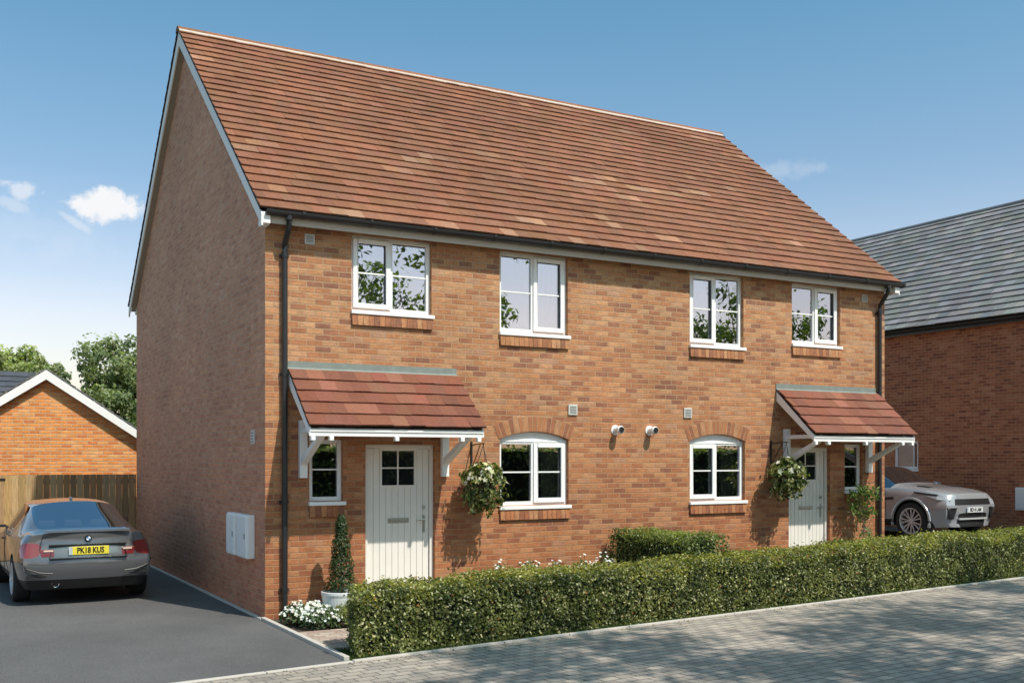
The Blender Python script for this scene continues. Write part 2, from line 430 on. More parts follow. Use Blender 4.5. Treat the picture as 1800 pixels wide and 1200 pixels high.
def hedge_mesh(m, path, width, height, dens, L, cols, seed, rise=0.0):
    """path: [(x,y),...] front-bottom line; width is measured to the back; leaves over a lumpy box"""
    r = random.Random(seed)
    pts = [Vector((a, b, 0)) for a, b in path]
    segs = [(pts[i], pts[i+1]) for i in range(len(pts)-1)]
    tot = sum((b-a).length for a, b in segs)
    def at(u):
        for a, b in segs:
            l = (b-a).length
            if u <= l or (a, b) == segs[-1]:
                d = (b-a).normalized(); return a + d*u, d, Vector((-d.y, d.x, 0))
            u -= l
    def put(u, w, z, nrm3):
        z *= 1 + rise*(u/tot-.35) + .055*noise.noise(Vector((u*.9+seed, 2.2, 0)))
        base, d, nn = at(u)
        nv = d*nrm3[0] + nn*nrm3[1] + Vector((0,0,nrm3[2]))
        p = base + nn*w + Vector((0,0,z))
        big = noise.noise(Vector((p.x*1.6, p.y*1.6, p.z*2.0+seed)))
        med = noise.noise(Vector((p.x*5, p.y*5, p.z*5+seed*3)))
        bulge = .04*big + .045*med; w0 = w
        er = max(0, z-(height-.16))/.16
        if nrm3[1] < 0: p = p + nn*(er*er*.085)
        elif nrm3[2] > .5: p.z -= .10*max(0, 1-w/.17)**2 + .05*max(0, 1-u/.15)**2
        p = p + d*(w*.40*max(0, 1-u/2.5))
        p = p + nv*(bulge + r.uniform(-.07, .02) + (r.random() < .045)*r.uniform(0,.075))
        if p.z < .015: p.z = .015 + r.random()*.03
        tone = .5 + .9*noise.noise(Vector((p.x*3.4+7, p.y*3.4, p.z*4.2)))
        c = cols[0]; c2 = cols[1]; k = max(0, min(1, tone*.8 + r.uniform(-.45,.45)))
        col = [c[i]*(1-k)+c2[i]*k for i in range(3)]
        if nv.z > .5: col = [col[0]*1.6, col[1]*1.45, col[2]*1.15]  # upward leaves lightened and yellowed, sun on the top put into the tint
        q = r.random()
        if q < .10: col = cols[2]
        elif q < .108 and len(cols) > 3: col = cols[3]
        dirn = nv*.9 + Vector((r.uniform(-1,1), r.uniform(-1,1), r.uniform(-.6,1)))*.85
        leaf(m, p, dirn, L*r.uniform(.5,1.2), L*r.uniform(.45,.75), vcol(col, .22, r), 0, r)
    faces = [('front', tot*height), ('back', tot*height*.5), ('top', tot*width), ('l', width*height), ('r', width*height)]
    for nm, area in faces:
        for _ in range(int(area*dens)):
            if nm == 'front': put(r.random()*tot, 0, r.random()*height, (0,-1,0.1))
            elif nm == 'back': put(r.random()*tot, width, r.random()*height, (0,1,0.1))
            elif nm == 'top': put(r.random()*tot, r.random()*width, height, (0,0,1))
            elif nm == 'l': put(0, r.random()*width, r.random()*height, (-1,0,.1))
            else: put(tot, r.random()*width, r.random()*height, (1,0,.1))
    return segs

def hedge(name, label, path, width, height, dens, L, cols, seed, rise=0.0):
    root = empty(name, (path[0][0], path[0][1], 0))
    tag(root, label, 'hedge')
    m = MB(); segs = hedge_mesh(m, path, width, height, dens, L, cols, seed, rise)
    o = m.build('foliage', M['leaf']); o.parent = root; o.location = (-path[0][0], -path[0][1], 0)
    c = MB()  # near-black box inside the leaves, depth shade put in as a core
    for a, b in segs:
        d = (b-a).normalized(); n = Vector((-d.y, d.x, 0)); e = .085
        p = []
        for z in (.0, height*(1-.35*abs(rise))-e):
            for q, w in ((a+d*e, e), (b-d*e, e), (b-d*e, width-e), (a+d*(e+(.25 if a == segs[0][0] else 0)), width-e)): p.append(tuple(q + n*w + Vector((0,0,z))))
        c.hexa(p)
    o = c.build('dark_core', M['dark_green']); o.parent = root; o.location = (-path[0][0], -path[0][1], 0)
    return root

HC = [(.05,.07,.018),(.25,.265,.078),(.56,.55,.28),(.38,.19,.06)]
hy = lambda x: kerb_y(x) + .14
hedge('front_hedge', 'long clipped green hedge running along the block paved road', [(.06,hy(.06)),(4,hy(4)),(8,hy(8)),(15,hy(15))], .62, .715, 3500, .043, HC, 3, .17)
hedge('garden_hedge', 'short clipped hedge standing against the house wall behind the long hedge', [(5.10,-.12),(5.10,-1.95)], .62, .98, 2600, .04, [(.05,.085,.02),(.20,.25,.075),(.42,.46,.22)], 5)

def blades(m, n, xf, hgt, seed, cols):
    r = random.Random(seed)
    for _ in range(n):
        x, y = xf(r); a = r.random()*6.28; h = hgt*r.uniform(.5,1.2); w = .004
        dx, dy = math.cos(a)*w, math.sin(a)*w; lx, ly = r.uniform(-1,1)*h*.6, r.uniform(-1,1)*h*.6
        c = vcol(cols[r.random() < .4], .3, r)
        m.face([(x-dx,y-dy,.004),(x+dx,y+dy,.004),(x+lx,y+ly,h)], 0, c)
m = MB()
def strip(r):
    x = r.uniform(.02, 14); return x, kerb_y(x)+r.uniform(.055,.22)
blades(m, 9000, strip, .055, 1, [(.05,.09,.018),(.10,.14,.035)])
blades(m, 2500, lambda r: (r.uniform(.02,1.2), r.uniform(-3.0,-2.42)), .05, 2, [(.05,.09,.018),(.10,.14,.035)])
tag(m.build('grass', M['leaf']), kind='stuff')
m = MB(); r = random.Random(77)
for _ in range(420):
    x = r.uniform(-2, 13); y = kerb_y(x) - abs(r.gauss(0, .10)) if r.random() < .8 else r.uniform(-7, kerb_y(x))
    leaf(m, (x, y, .013), (r.uniform(-.3,.3), r.uniform(-.3,.3), 1), .03*r.uniform(.5,1.3), .016, vcol(r.choice([(.12,.085,.04),(.16,.13,.05),(.08,.09,.03),(.05,.04,.03)]), .2, r), 0, r)
tag(m.build('fallen_leaves', M['leaf']), kind='stuff')

# ------------------------------------------------------------------ the house
W, D = 11.05, 9.10
EAVE_Z, RIDGE_Y, RIDGE_Z = 5.07, 4.55, 8.97
SL = (RIDGE_Z-EAVE_Z)/(RIDGE_Y+.24)
house = empty('semi_detached_house', (0,0,0))
tag(house, 'two storey orange brick semi-detached house pair with red tiled roof', 'house')

WIN = [  # x0 x1 z0 z1 kind sash curtain
    (1.14,2.28,3.95,4.93,'u','l','blind'), (3.33,4.46,3.80,4.93,'u','r','net'),
    (6.70,7.80,3.80,4.93,'u','l',None), (8.85,9.96,3.93,4.93,'u','r',None),
    (3.33,4.47,1.35,2.40,'a','r','drape'), (6.70,7.83,1.35,2.40,'a','l','drape'),
    (.57,1.02,1.47,2.26,'s',None,None), (10.07,10.50,1.47,2.26,'s',None,None)]
DOORS = [(1.33,2.33), (8.78,9.72)]
DOOR_Z = 2.20
REVEAL = .10
# front wall with openings
ops = [(w[0],w[1],w[2],w[3],w[4]) for w in WIN] + [(d[0],d[1],.0,DOOR_Z,'d') for d in DOORS]
WALL_TOP = 5.02
xs = sorted({0,W} | {o[0] for o in ops} | {o[1] for o in ops}); zs = sorted({0,WALL_TOP} | {o[2] for o in ops} | {o[3] for o in ops})
m = MB()
for i in range(len(xs)-1):
    run = None
    for j in range(len(zs)-1):
        cx, cz = (xs[i]+xs[i+1])/2, (zs[j]+zs[j+1])/2
        if any(o[0] < cx < o[1] and o[2] < cz < o[3] for o in ops): continue
        m.face([(xs[i],0,zs[j]),(xs[i+1],0,zs[j]),(xs[i+1],0,zs[j+1]),(xs[i],0,zs[j+1])])
def arch_z(x, x0, x1, zc, rise):
    u = (x-(x0+x1)/2)/((x1-x0)/2); Rr = ((x1-x0)**2/4 + rise**2)/(2*rise)
    return zc - (Rr - math.sqrt(Rr*Rr - (u*(x1-x0)/2)**2))
RISE = .11
for x0, x1, z0, z1, k in ops:
    m.face([(x0,0,z0),(x0,REVEAL,z0),(x0,REVEAL,z1),(x0,0,z1)]); m.face([(x1,0,z0),(x1,0,z1),(x1,REVEAL,z1),(x1,REVEAL,z0)])
    m.face([(x0,0,z0),(x1,0,z0),(x1,REVEAL,z0),(x0,REVEAL,z0)])
    if k == 'a':
        N = 12
        for q in range(N):
            a, b = x0+(x1-x0)*q/N, x0+(x1-x0)*(q+1)/N
            za, zb = arch_z(a,x0,x1,z1,RISE), arch_z(b,x0,x1,z1,RISE)
            if q == N//2 or q == N//2-1: pass
            m.face([(a,0,za),(b,0,zb),(b,0,z1),(a,0,z1)] if zb < z1-1e-5 and za < z1-1e-5 else ([(a,0,za),(b,0,zb),(a,0,z1)] if za < z1-1e-5 else [(a,0,za),(b,0,zb),(b,0,z1)]))
            m.face([(a,0,za),(a,REVEAL,za),(b,REVEAL,zb),(b,0,zb)])
    else:
        m.face([(x0,0,z1),(x0,REVEAL,z1),(x1,REVEAL,z1),(x1,0,z1)])
# gables and back
ztop = RIDGE_Z-.13
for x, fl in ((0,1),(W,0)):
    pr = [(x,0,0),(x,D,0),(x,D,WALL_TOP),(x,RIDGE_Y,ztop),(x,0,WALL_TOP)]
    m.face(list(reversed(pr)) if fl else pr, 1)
m.face([(W,D,0),(0,D,0),(0,D,WALL_TOP),(W,D,WALL_TOP)])
m.build('brick_wall', [M['brick'], M['brick_side_fill']], house)
# rooms behind the windows
m = MB()
m.box(.05,W-.05,.14,4.0,2.58,2.70); m.box(.05,W-.05,.14,4.0,4.96,5.0)
m.face([(.05,4.0,0),(W-.05,4.0,0),(W-.05,4.0,5),(.05,4.0,5)])
for x in (2.75,5.5,5.56,8.3): m.face([(x,.13,0),(x,4,0),(x,4,4.96),(x,.13,4.96)])
m.box(.05,W-.05,.14,4.0,.02,.08)
m.build('interior_wall', M['plaster'], house)

# brick arches (voussoirs on end) over the ground floor windows
for x0, x1, z0, z1, k in ops:
    if k != 'a': continue
    m = MB(); N = 17; H = .215
    cx = (x0+x1)/2; Rr = ((x1-x0)**2/4 + RISE**2)/(2*RISE); cz = z1-Rr
    th = math.asin(((x1-x0)/2+.02)/Rr)
    for q in range(N):
        a0, a1 = -th+2*th*q/N, -th+2*th*(q+1)/N
        P = lambda a, rr, y: (cx+rr*math.sin(a), y, cz+rr*math.cos(a))
        u0, u1 = q*.075, (q+1)*.075
        m.face([P(a0,Rr,-.005),P(a1,Rr,-.005),P(a1,Rr+H,-.005),P(a0,Rr+H,-.005)], uv=[(0.004,u0),(0.004,u1),(.221,u1),(.221,u0)])
        m.face([P(a0,Rr,-.005),P(a0,Rr,.03),P(a1,Rr,.03),P(a1,Rr,-.005)])
    for a in (-th, th): m.face([P(a,Rr,-.005),P(a,Rr,.0),P(a,Rr+H,.0),P(a,Rr+H,-.005)])
    m.face([P(-th,Rr+H,-.005),P(th,Rr+H,-.005),P(th,Rr+H,-.004),P(-th,Rr+H,-.004)])
    m.build('window_arch', M['brick_soldier'], house)

def window(x0, x1, z0, z1, kind, sash, curtain):
    fw = .055; y0, y1 = .06, .115
    mid = (x0+x1)/2
    top = z1
    m = MB()
    m.box(x0,x0+fw,y0,y1,z0,(z1-RISE) if kind == 'a' else z1); m.box(x1-fw,x1,y0,y1,z0,(z1-RISE) if kind == 'a' else z1)
    m.box(x0+fw,x1-fw,y0,y1,z0,z0+fw)
    if kind == 'a':
        zs_ = z1-RISE-.03
        prof = [(x0+fw, zs_-.04),(x1-fw, zs_-.04)]
        N = 14
        arc = []
        for q in range(N+1):
            a = x1-fw-(x1-x0-2*fw)*q/N; arc.append((a, arch_z(a,x0,x1,z1,RISE)))
        m.prism(prof+arc, 'y', y0, y1)
        m.box(x0+fw,x1-fw,y0-.012,y0-.001,zs_-.01,zs_+.012)
        zt = zs_-.04
    else:
        m.box(x0+fw,x1-fw,y0,y1,z1-fw,z1); zt = z1-fw
    zb = z0+fw
    lights = [(x0+fw,x1-fw)]
    if kind != 's':
        m.box(mid-.027,mid+.027,y0,y1,zb,zt); lights = [(x0+fw,mid-.027),(mid+.027,x1-fw)]
    o = m.build('window', M['white'], house, bevel=.004)
    for i, (a, b) in enumerate(lights):
        ga, gb, gc, gd = a, b, zb, zt
        if sash and ((sash == 'l') == (i == 0)):
            s = MB(); sw = .045
            s.box(a-.02,a+sw,y0-.022,y0-.002,zb-.02,zt+.015); s.box(b-sw,b+.02,y0-.022,y0-.002,zb-.02,zt+.015)
            s.box(a+sw,b-sw,y0-.022,y0-.002,zb-.02,zb+sw); s.box(a+sw,b-sw,y0-.022,y0-.002,zt-sw,zt+.015)
            s.build('sash', M['white'], o, bevel=.004)
            ga, gb, gc, gd = a+sw, b-sw, zb+sw, zt-sw
        g = MB(); g.box(a+.001,b-.001,.086,.094,zb+.001,zt-.001); g.build('pane', M['glass'] if kind == 'u' else M['glass_low'], o)
        bz = (zb+zt)/2 + .01
        g = MB(); g.box(ga,gb,.072,.085,bz-.010,bz+.010); g.build('glazing_bar', M['white'], o)
    s = MB(); s.box(x0-.015,x1+.03,-.045,y0-.001,z0-.055,z0-.006)
    s.build('sill', M['white'], o, bevel=.006)
    s = MB(); zl, zh = z0-.20, z0-.057
    n = max(3, round((x1-x0)/.075)); st = (x1-x0+.01)/n
    for q in range(n):
        a = x0-.005+q*st; u = RND.randrange(40)*.075
        pts = [(a+.003,-.035,zl),(a+st-.003,-.035,zl),(a+st-.003,-.028,zh),(a+.003,-.028,zh)]
        s.face(pts, uv=[(0.005,u+.006),(.005,u+.069),(.14,u+.069),(.14,u+.006)])
    s.box(x0-.005,x1+.005,-.027,-.001,zl,zh-.003,0)
    s.face([(x0-.005,-.035,zl),(x0-.005,0,zl),(x1+.005,0,zl),(x1+.005,-.035,zl)])
    s.face([(x0-.005,-.028,zh),(x1+.005,-.028,zh),(x1+.005,0.0,zh),(x0-.005,0.0,zh)])
    s.build('brick_sill', M['brick_soldier'], o)
    if curtain:
        c = MB(); zt_, zb_ = z1-.02, z0+.02
        def drape(a, b, amp, nn):
            for q in range(nn*6):
                u0, u1 = a+(b-a)*q/(nn*6), a+(b-a)*(q+1)/(nn*6)
                f = lambda u: .24+amp*math.sin((u-a)/(b-a)*nn*6.283)+amp*.4*math.sin(u*31)
                c.face([(u0,f(u0),zb_),(u1,f(u1),zb_),(u1,f(u1),zt_),(u0,f(u0),zt_)])
        if curtain == 'blind':
            zz = zt_-.03
            while zz > z0+.42: c.face([(mid+.03,.17,zz),(x1-.03,.17,zz),(x1-.03,.185,zz-.022),(mid+.03,.185,zz-.022)]); zz -= .03
        elif curtain == 'net': drape(mid+.02,x1-.02,.025,6)
        else:
            drape(x1-.32,x1-.03,.03,5)
        c.build('blind' if curtain == 'blind' else 'curtain', M['curtain2'] if curtain == 'drape' else M['curtain'], o, merge=True, smooth=60)
    return o
for w in WIN: window(*w)

def make_door(x0, x1, right_handle=True):
    y = REVEAL
    m = MB(); fw = .05
    m.box(x0,x0+fw,y-.04,y+.05,.03,DOOR_Z); m.box(x1-fw,x1,y-.04,y+.05,.03,DOOR_Z); m.box(x0+fw,x1-fw,y-.04,y+.05,DOOR_Z-fw,DOOR_Z)
    m.box(x0,x1,y-.05,y+.05,.0,.028)
    a, b = x0+fw+.004, x1-fw-.004; cx = (a+b)/2; lw = .235
    L0, L1, Z0, Z1 = cx-lw, cx+lw, 1.66, 2.10 if False else 2.10
    Z0 = 1.66; Z1 = 2.12
    f = MB(); nb = 10; st = (b-a)/nb
    for q in range(nb):
        p0, p1 = a+q*st+.004, a+(q+1)*st-.004
        segs = [(.04,DOOR_Z-fw-.004)]
        lo, hi = max(p0,L0), min(p1,L1)
        if lo < hi:
            f.box(p0,p1,y-.006,y+.03,.04,Z0-.03); 
            if p0 < L0-.03: f.box(p0,L0-.03,y-.006,y+.03,Z0-.03,DOOR_Z-fw-.004)
            if p1 > L1+.03: f.box(L1+.03,p1,y-.006,y+.03,Z0-.03,DOOR_Z-fw-.004)
        else:
            f.box(p0,p1,y-.006,y+.03,.04,DOOR_Z-fw-.004)
    f.box(a,b,y+.004,y+.028,.04,Z0-.03); 
    f.box(a,L0-.03,y+.004,y+.028,Z0-.03,DOOR_Z-fw-.004); f.box(L1+.03,b,y+.004,y+.028,Z0-.03,DOOR_Z-fw-.004)
    d = m.build('door', M['door'], house, bevel=.004)
    f.build('door_leaf', M['door'], d)
    g = MB(); g.box(L0,L1,y+.008,y+.018,Z0,Z1); g.build('pane', M['doorglass'], d)
    g = MB(); t = .03
    g.box(L0-t,L0,y-.014,y+.02,Z0-t,Z1+t); g.box(L1,L1+t,y-.014,y+.02,Z0-t,Z1+t); g.box(L0,L1,y-.014,y+.02,Z0-t,Z0); g.box(L0,L1,y-.014,y+.02,Z1,Z1+t)
    g.box(cx-.009,cx+.009,y-.004,y+.007,Z0,Z1); g.box(L0,cx-.009,y-.004,y+.007,(Z0+Z1)/2-.009,(Z0+Z1)/2+.009); g.box(cx+.009,L1,y-.004,y+.007,(Z0+Z1)/2-.009,(Z0+Z1)/2+.009)
    g.build('glazing_frame', M['door'], d)
    g = MB(); g.box(cx-.15,cx+.15,y-.017,y-.007,1.155,1.225); g.box(cx-.125,cx+.125,y-.022,y-.017,1.17,1.21); g.build('letterbox', M['metal'], d, bevel=.003)
    g = MB(); hx = b-.075
    g.box(hx-.018,hx+.018,y-.014,y-.007,1.02,1.25); g.tube([(hx,y-.015,1.19),(hx,y-.055,1.19)],.012,8); g.tube([(hx+.01,y-.055,1.19),(hx-.11,y-.055,1.19)],.010,8)
    g.build('handle', M['metal'], d)
    g = MB(); g.lathe([(0,-.02),(.022,-.02),(.026,-.008),(.026,0)],12,axis='y',c=(hx,y-.008,1.36)); g.build('lock', M['metal'], d)
for a, b in DOORS: make_door(a, b)

# ------------------------------------------------------------------ roofs: every tile is geometry inside one roof mesh
TERRA = [(.215,.090,.048),(.228,.096,.051),(.205,.084,.045),(.238,.103,.056),(.218,.093,.050)]
TAN = [(.285,.145,.082),(.265,.13,.072),(.31,.165,.098)]
def terra(r, u, v):
    k = noise.noise(Vector((u*.45, v*1.1, 3.1)))
    if noise.noise(Vector((u*1.6, v*9.0, 8.7))) > .46-.25*k: return vcol(r.choice(TAN), .10, r)
    return vcol(r.choice(TERRA), .06, r)
def slate(r, u, v): return vcol(r.choice([(.215,.21,.205),(.24,.235,.23),(.20,.195,.19),(.28,.272,.265)]), .07, r)
def tile_slope(m, org, along, up, nrm, length, slope_len, rows, tw, colf, seed, thick=.026, far_side=True):
    r = random.Random(seed)
    org, along, up, nrm = Vector(org), Vector(along), Vector(up).normalized(), Vector(nrm).normalized()
    g = slope_len/rows
    for k in range(rows):
        n = int(round(length/tw)); w = length/n
        cuts = [0.0] + [min(length, max(0, (q+(.5 if k % 2 else 0))*w)) for q in range(1, n)] + [length]
        if k % 2: cuts = [0.0, w*.5] + [(q+.5)*w for q in range(1, n)] + [length]
        s0, s1 = k*g, (k+1)*g+.03
        for q in range(len(cuts)-1):
            a, b = cuts[q]+.0004, cuts[q+1]-.0004
            if b-a < .01: continue
            j = r.uniform(-.003,.004); js = r.uniform(-.004,.004)
            h0, h1 = thick+.012+j, .012
            if s1 > slope_len: s1 = slope_len
            P = lambda u, s, h: org + along*u + up*s + nrm*h
            c = colf(r, a, s0)
            f0, f1 = P(a,s0+js,h0), P(b,s0+js,h0+r.uniform(-.002,.002))
            m.face([f0, f1, P(b,s1,h1), P(a,s1,h1)], 0, c)
            dk = tuple(x*.7 for x in c)  # butt and side edges darkened, course shading put into the colour
            m.face([P(a,s0+js,h0-thick), P(b,s0+js,h0-thick), f1, f0], 0, dk)
            if q == 0: m.face([P(a,s0+js,h0-thick), f0, P(a,s1,h1), P(a,s1,h1-thick)], 0, dk)
            if q == len(cuts)-2: m.face([P(b,s0+js,h0-thick), P(b,s1,h1-thick), P(b,s1,h1), f1], 0, dk)
    # deck under the tiles
    P = lambda u, s, h: org + along*u + up*s + nrm*h
    m.face([P(.01,0.02,-.004),P(length-.01,0.02,-.004),P(length-.01,slope_len,-.004),P(.01,slope_len,-.004)], 0, (.05,.03,.025))
    m.face([P(.01,0.02,-.03),P(.01,slope_len,-.03),P(length-.01,slope_len,-.03),P(length-.01,0.02,-.03)], 0, (.05,.03,.025))

OV = .13
m = MB()
sl_len = math.hypot(RIDGE_Y+.24, RIDGE_Z-EAVE_Z)
up = Vector((0,RIDGE_Y+.24,RIDGE_Z-EAVE_Z)); nr = Vector((0,-(RIDGE_Z-EAVE_Z),RIDGE_Y+.24))
tile_slope(m, (-OV,-.24,EAVE_Z), (1,0,0), up, nr, W+2*OV, sl_len, 27, .225, terra, 1)
tile_slope(m, (W+OV,2*RIDGE_Y+.24,EAVE_Z), (-1,0,0), Vector((0,-up.y,up.z)), Vector((0,-nr.y,nr.z)), W+2*OV, sl_len, 27, .45, terra, 2)
roof = m.build('roof', M['tile'], house)
m = MB(); x = -OV-.01
while x < W+OV:
    x1 = min(x+.45, W+OV+.02); c = vcol((.25,.108,.06), .12)
    pr = [(RIDGE_Y+.11*math.cos(t), RIDGE_Z-.05+.085*math.sin(t)) for t in [math.pi*q/8 for q in range(9)]]
    m.prism(pr, 'x', x, x1-.004, 0, c); x += .45
m.build('ridge_tiles', M['tile'], roof)
m = MB()   # pale mortar bedding under the ridge
pr = [(RIDGE_Y-.165,RIDGE_Z-.118),(RIDGE_Y-.125,RIDGE_Z-.05),(RIDGE_Y-.10,RIDGE_Z-.03),(RIDGE_Y-.08,RIDGE_Z-.12)]
m.prism(pr,'x',-OV+.0,W+OV-.01)
m.build('ridge_bedding', M['mortar'], roof)

# verge: bargeboards and their soffits
def barge(xo, xi, flip):
    m = MB()
    def pt(y, drop): return RIDGE_Z-.055-abs(RIDGE_Y-y)*SL-drop
    for s in (-1, 1):
        ye = RIDGE_Y + s*(RIDGE_Y+.235)
        p = []
        for x in (xo, xi):
            for (y, dr) in ((ye, .0), (RIDGE_Y, .0), (RIDGE_Y, .21), (ye, .155)):
                p.append((x, y, pt(y, dr)))
        # foot of the board dips to a point like the box end in the photo
        m.hexa([p[0],p[1],p[2],p[3],p[4],p[5],p[6],p[7]])
    o = m.build('bargeboard', M['white_wood'], house, bevel=.004)
    m = MB()
    a, b = min(xi, 0 if not flip else W), max(xi, 0 if not flip else W)
    for s in (-1, 1):
        ye = RIDGE_Y + s*(RIDGE_Y+.10)
        m.face([(a,ye,pt(ye,.17)),(b,ye,pt(ye,.17)),(b,RIDGE_Y,pt(RIDGE_Y,.17)),(a,RIDGE_Y,pt(RIDGE_Y,.17))])
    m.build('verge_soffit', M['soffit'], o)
barge(-.115, -.09, False); barge(W+.115, W+.09, True)
# box ends at the feet of the front verges
for xa, xb in ((-.089,-.001),(W+.001,W+.089)):
    m = MB(); m.prism([(-.233,5.03),(-.233,4.90),(-.16,4.885),(-.02,4.885),(-.02,5.12)], 'x', xa, xb); m.build('eaves_box_end', M['white_wood'], house)

m = MB(); m.box(.0,W,-.18,-.155,4.915,5.05); m.build('fascia', M['fascia'], house, bevel=.003)
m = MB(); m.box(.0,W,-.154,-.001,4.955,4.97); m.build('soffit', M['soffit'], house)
m = MB(); m.box(.0,W,D+.001,D+.18,4.91,5.05); m.build('fascia', M['white_wood'], house)
# gutter: half round, with brackets
def gutter(x0, x1, yc, zc, r, parent, mat):
    m = MB(); N = 10
    for q in range(N):
        t0, t1 = math.pi+math.pi*q/N, math.pi+math.pi*(q+1)/N
        for rr, fl in ((r,0),(r-.008,1)):
            p = [(x0,yc+rr*math.cos(t0),zc+rr*math.sin(t0)),(x1,yc+rr*math.cos(t0),zc+rr*math.sin(t0)),(x1,yc+rr*math.cos(t1),zc+rr*math.sin(t1)),(x0,yc+rr*math.cos(t1),zc+rr*math.sin(t1))]
            m.face(p if fl else list(reversed(p)))
    for sgn in (-1, 1): m.box(x0,x1,yc+sgn*(r-.004)-.006,yc+sgn*(r-.004)+.006,zc,zc+.008)
    for x in (x0, x1):
        m.face([(x,yc+r*math.cos(math.pi+math.pi*q/N),zc+r*math.sin(math.pi+math.pi*q/N)) for q in range(N+1)])
    x = x0+.45
    while x < x1:
        for q in range(N):
            t0, t1 = math.pi+math.pi*q/N, math.pi+math.pi*(q+1)/N; rr = r+.007
            m.face([(x,yc+rr*math.cos(t0),zc+rr*math.sin(t0)),(x,yc+rr*math.cos(t1),zc+rr*math.sin(t1)),(x+.035,yc+rr*math.cos(t1),zc+rr*math.sin(t1)),(x+.035,yc+rr*math.cos(t0),zc+rr*math.sin(t0))])
        m.box(x,x+.035,yc-r-.009,yc-r+.003,zc-.01,zc+.02)
        x += .9
    return m.build('gutter', mat, parent)
gutter(-.06, W+.20, -.238, 5.052, .058, house, M['black'])
def downpipe(x, yw, top, out_y, parent, zb=.0):
    m = MB(); r = .036
    m.tube([(x,out_y,top),(x,out_y,top-.10),(x,out_y+.03,top-.16),(x,yw-.06,top-.33),(x,yw-.055,top-.42),(x,yw-.055,zb+.12),(x,yw-.075,zb+.04)], r, 12)
    m.tube([(x,out_y,top+.02),(x,out_y,top-.06)], r+.010, 12)
    for z in (top-.44, 3.1, 1.5, .4): m.tube([(x,yw-.055,z),(x,yw-.055,z-.05)], r+.007, 12); m.box(x-.06,x+.06,yw-.03,yw-.002,z-.045,z-.01)
    m.build('downpipe', M['black'], parent, smooth=40)
downpipe(.235, 0, 5.02, -.238, house); downpipe(10.87, 0, 5.02, -.238, house)

# vents, flues and meter cupboards
def vent(x, z, s=.155):
    m = MB(); m.box(x-s/2,x+s/2,-.022,-.001,z-s/2,z+s/2)
    o = m.build('air_vent', M['vent'], house, bevel=.004)
    g = MB()
    for q in range(5): zz = z-s*.34+q*s*.15; g.box(x-s*.36,x+s*.36,-.026,-.0225,zz,zz+s*.07)
    g.build('grille', M['ventdark'], o)
vent(4.535,2.725); vent(6.655,2.725); vent(.57,4.80,.13); vent(10.54,4.79,.13)
m = MB(); m.box(-.02,-.001,.44,.60,2.20,2.38); o = m.build('air_vent', M['vent'], house, bevel=.004)
g = MB()
for q in range(4): g.box(-.024,-.0205,.47,.57,2.225+q*.038,2.24+q*.038)
g.build('grille', M['ventdark'], o)
for x in (5.29, 5.92):
    m = MB(); m.lathe([(.075,-.012),(.075,0)],20,axis='y',c=(x,0,2.44)); m.lathe([(0,-.012),(.075,-.012)],20,axis='y',c=(x,0,2.44))
    m.lathe([(.047,-.012),(.047,-.10),(.058,-.10),(.060,-.155),(.048,-.17),(.048,-.165)],20,axis='y',c=(x,0,2.44))
    o = m.build('boiler_flue', M['white'], house, smooth=40)
    g = MB(); g.lathe([(0,-.164),(.047,-.164)],20,axis='y',c=(x,0,2.44)); g.build('flue_mouth', M['trim'], o)
for ya, yb, dz in ((1.05,1.47,0),(.45,.93,0)):
    m = MB(); m.box(-.11,-.001,ya,yb,.73,1.29); o = m.build('meter_box', M['white'], house, bevel=.012)
    g = MB(); g.box(-.122,-.1105,ya+.025,yb-.025,.755,1.265); g.build('lid', M['white'], o, bevel=.004)
    g = MB(); g.box(-.128,-.1225,ya+.05,ya+.08,.98,1.05); g.build('latch', M['ventdark'], o)

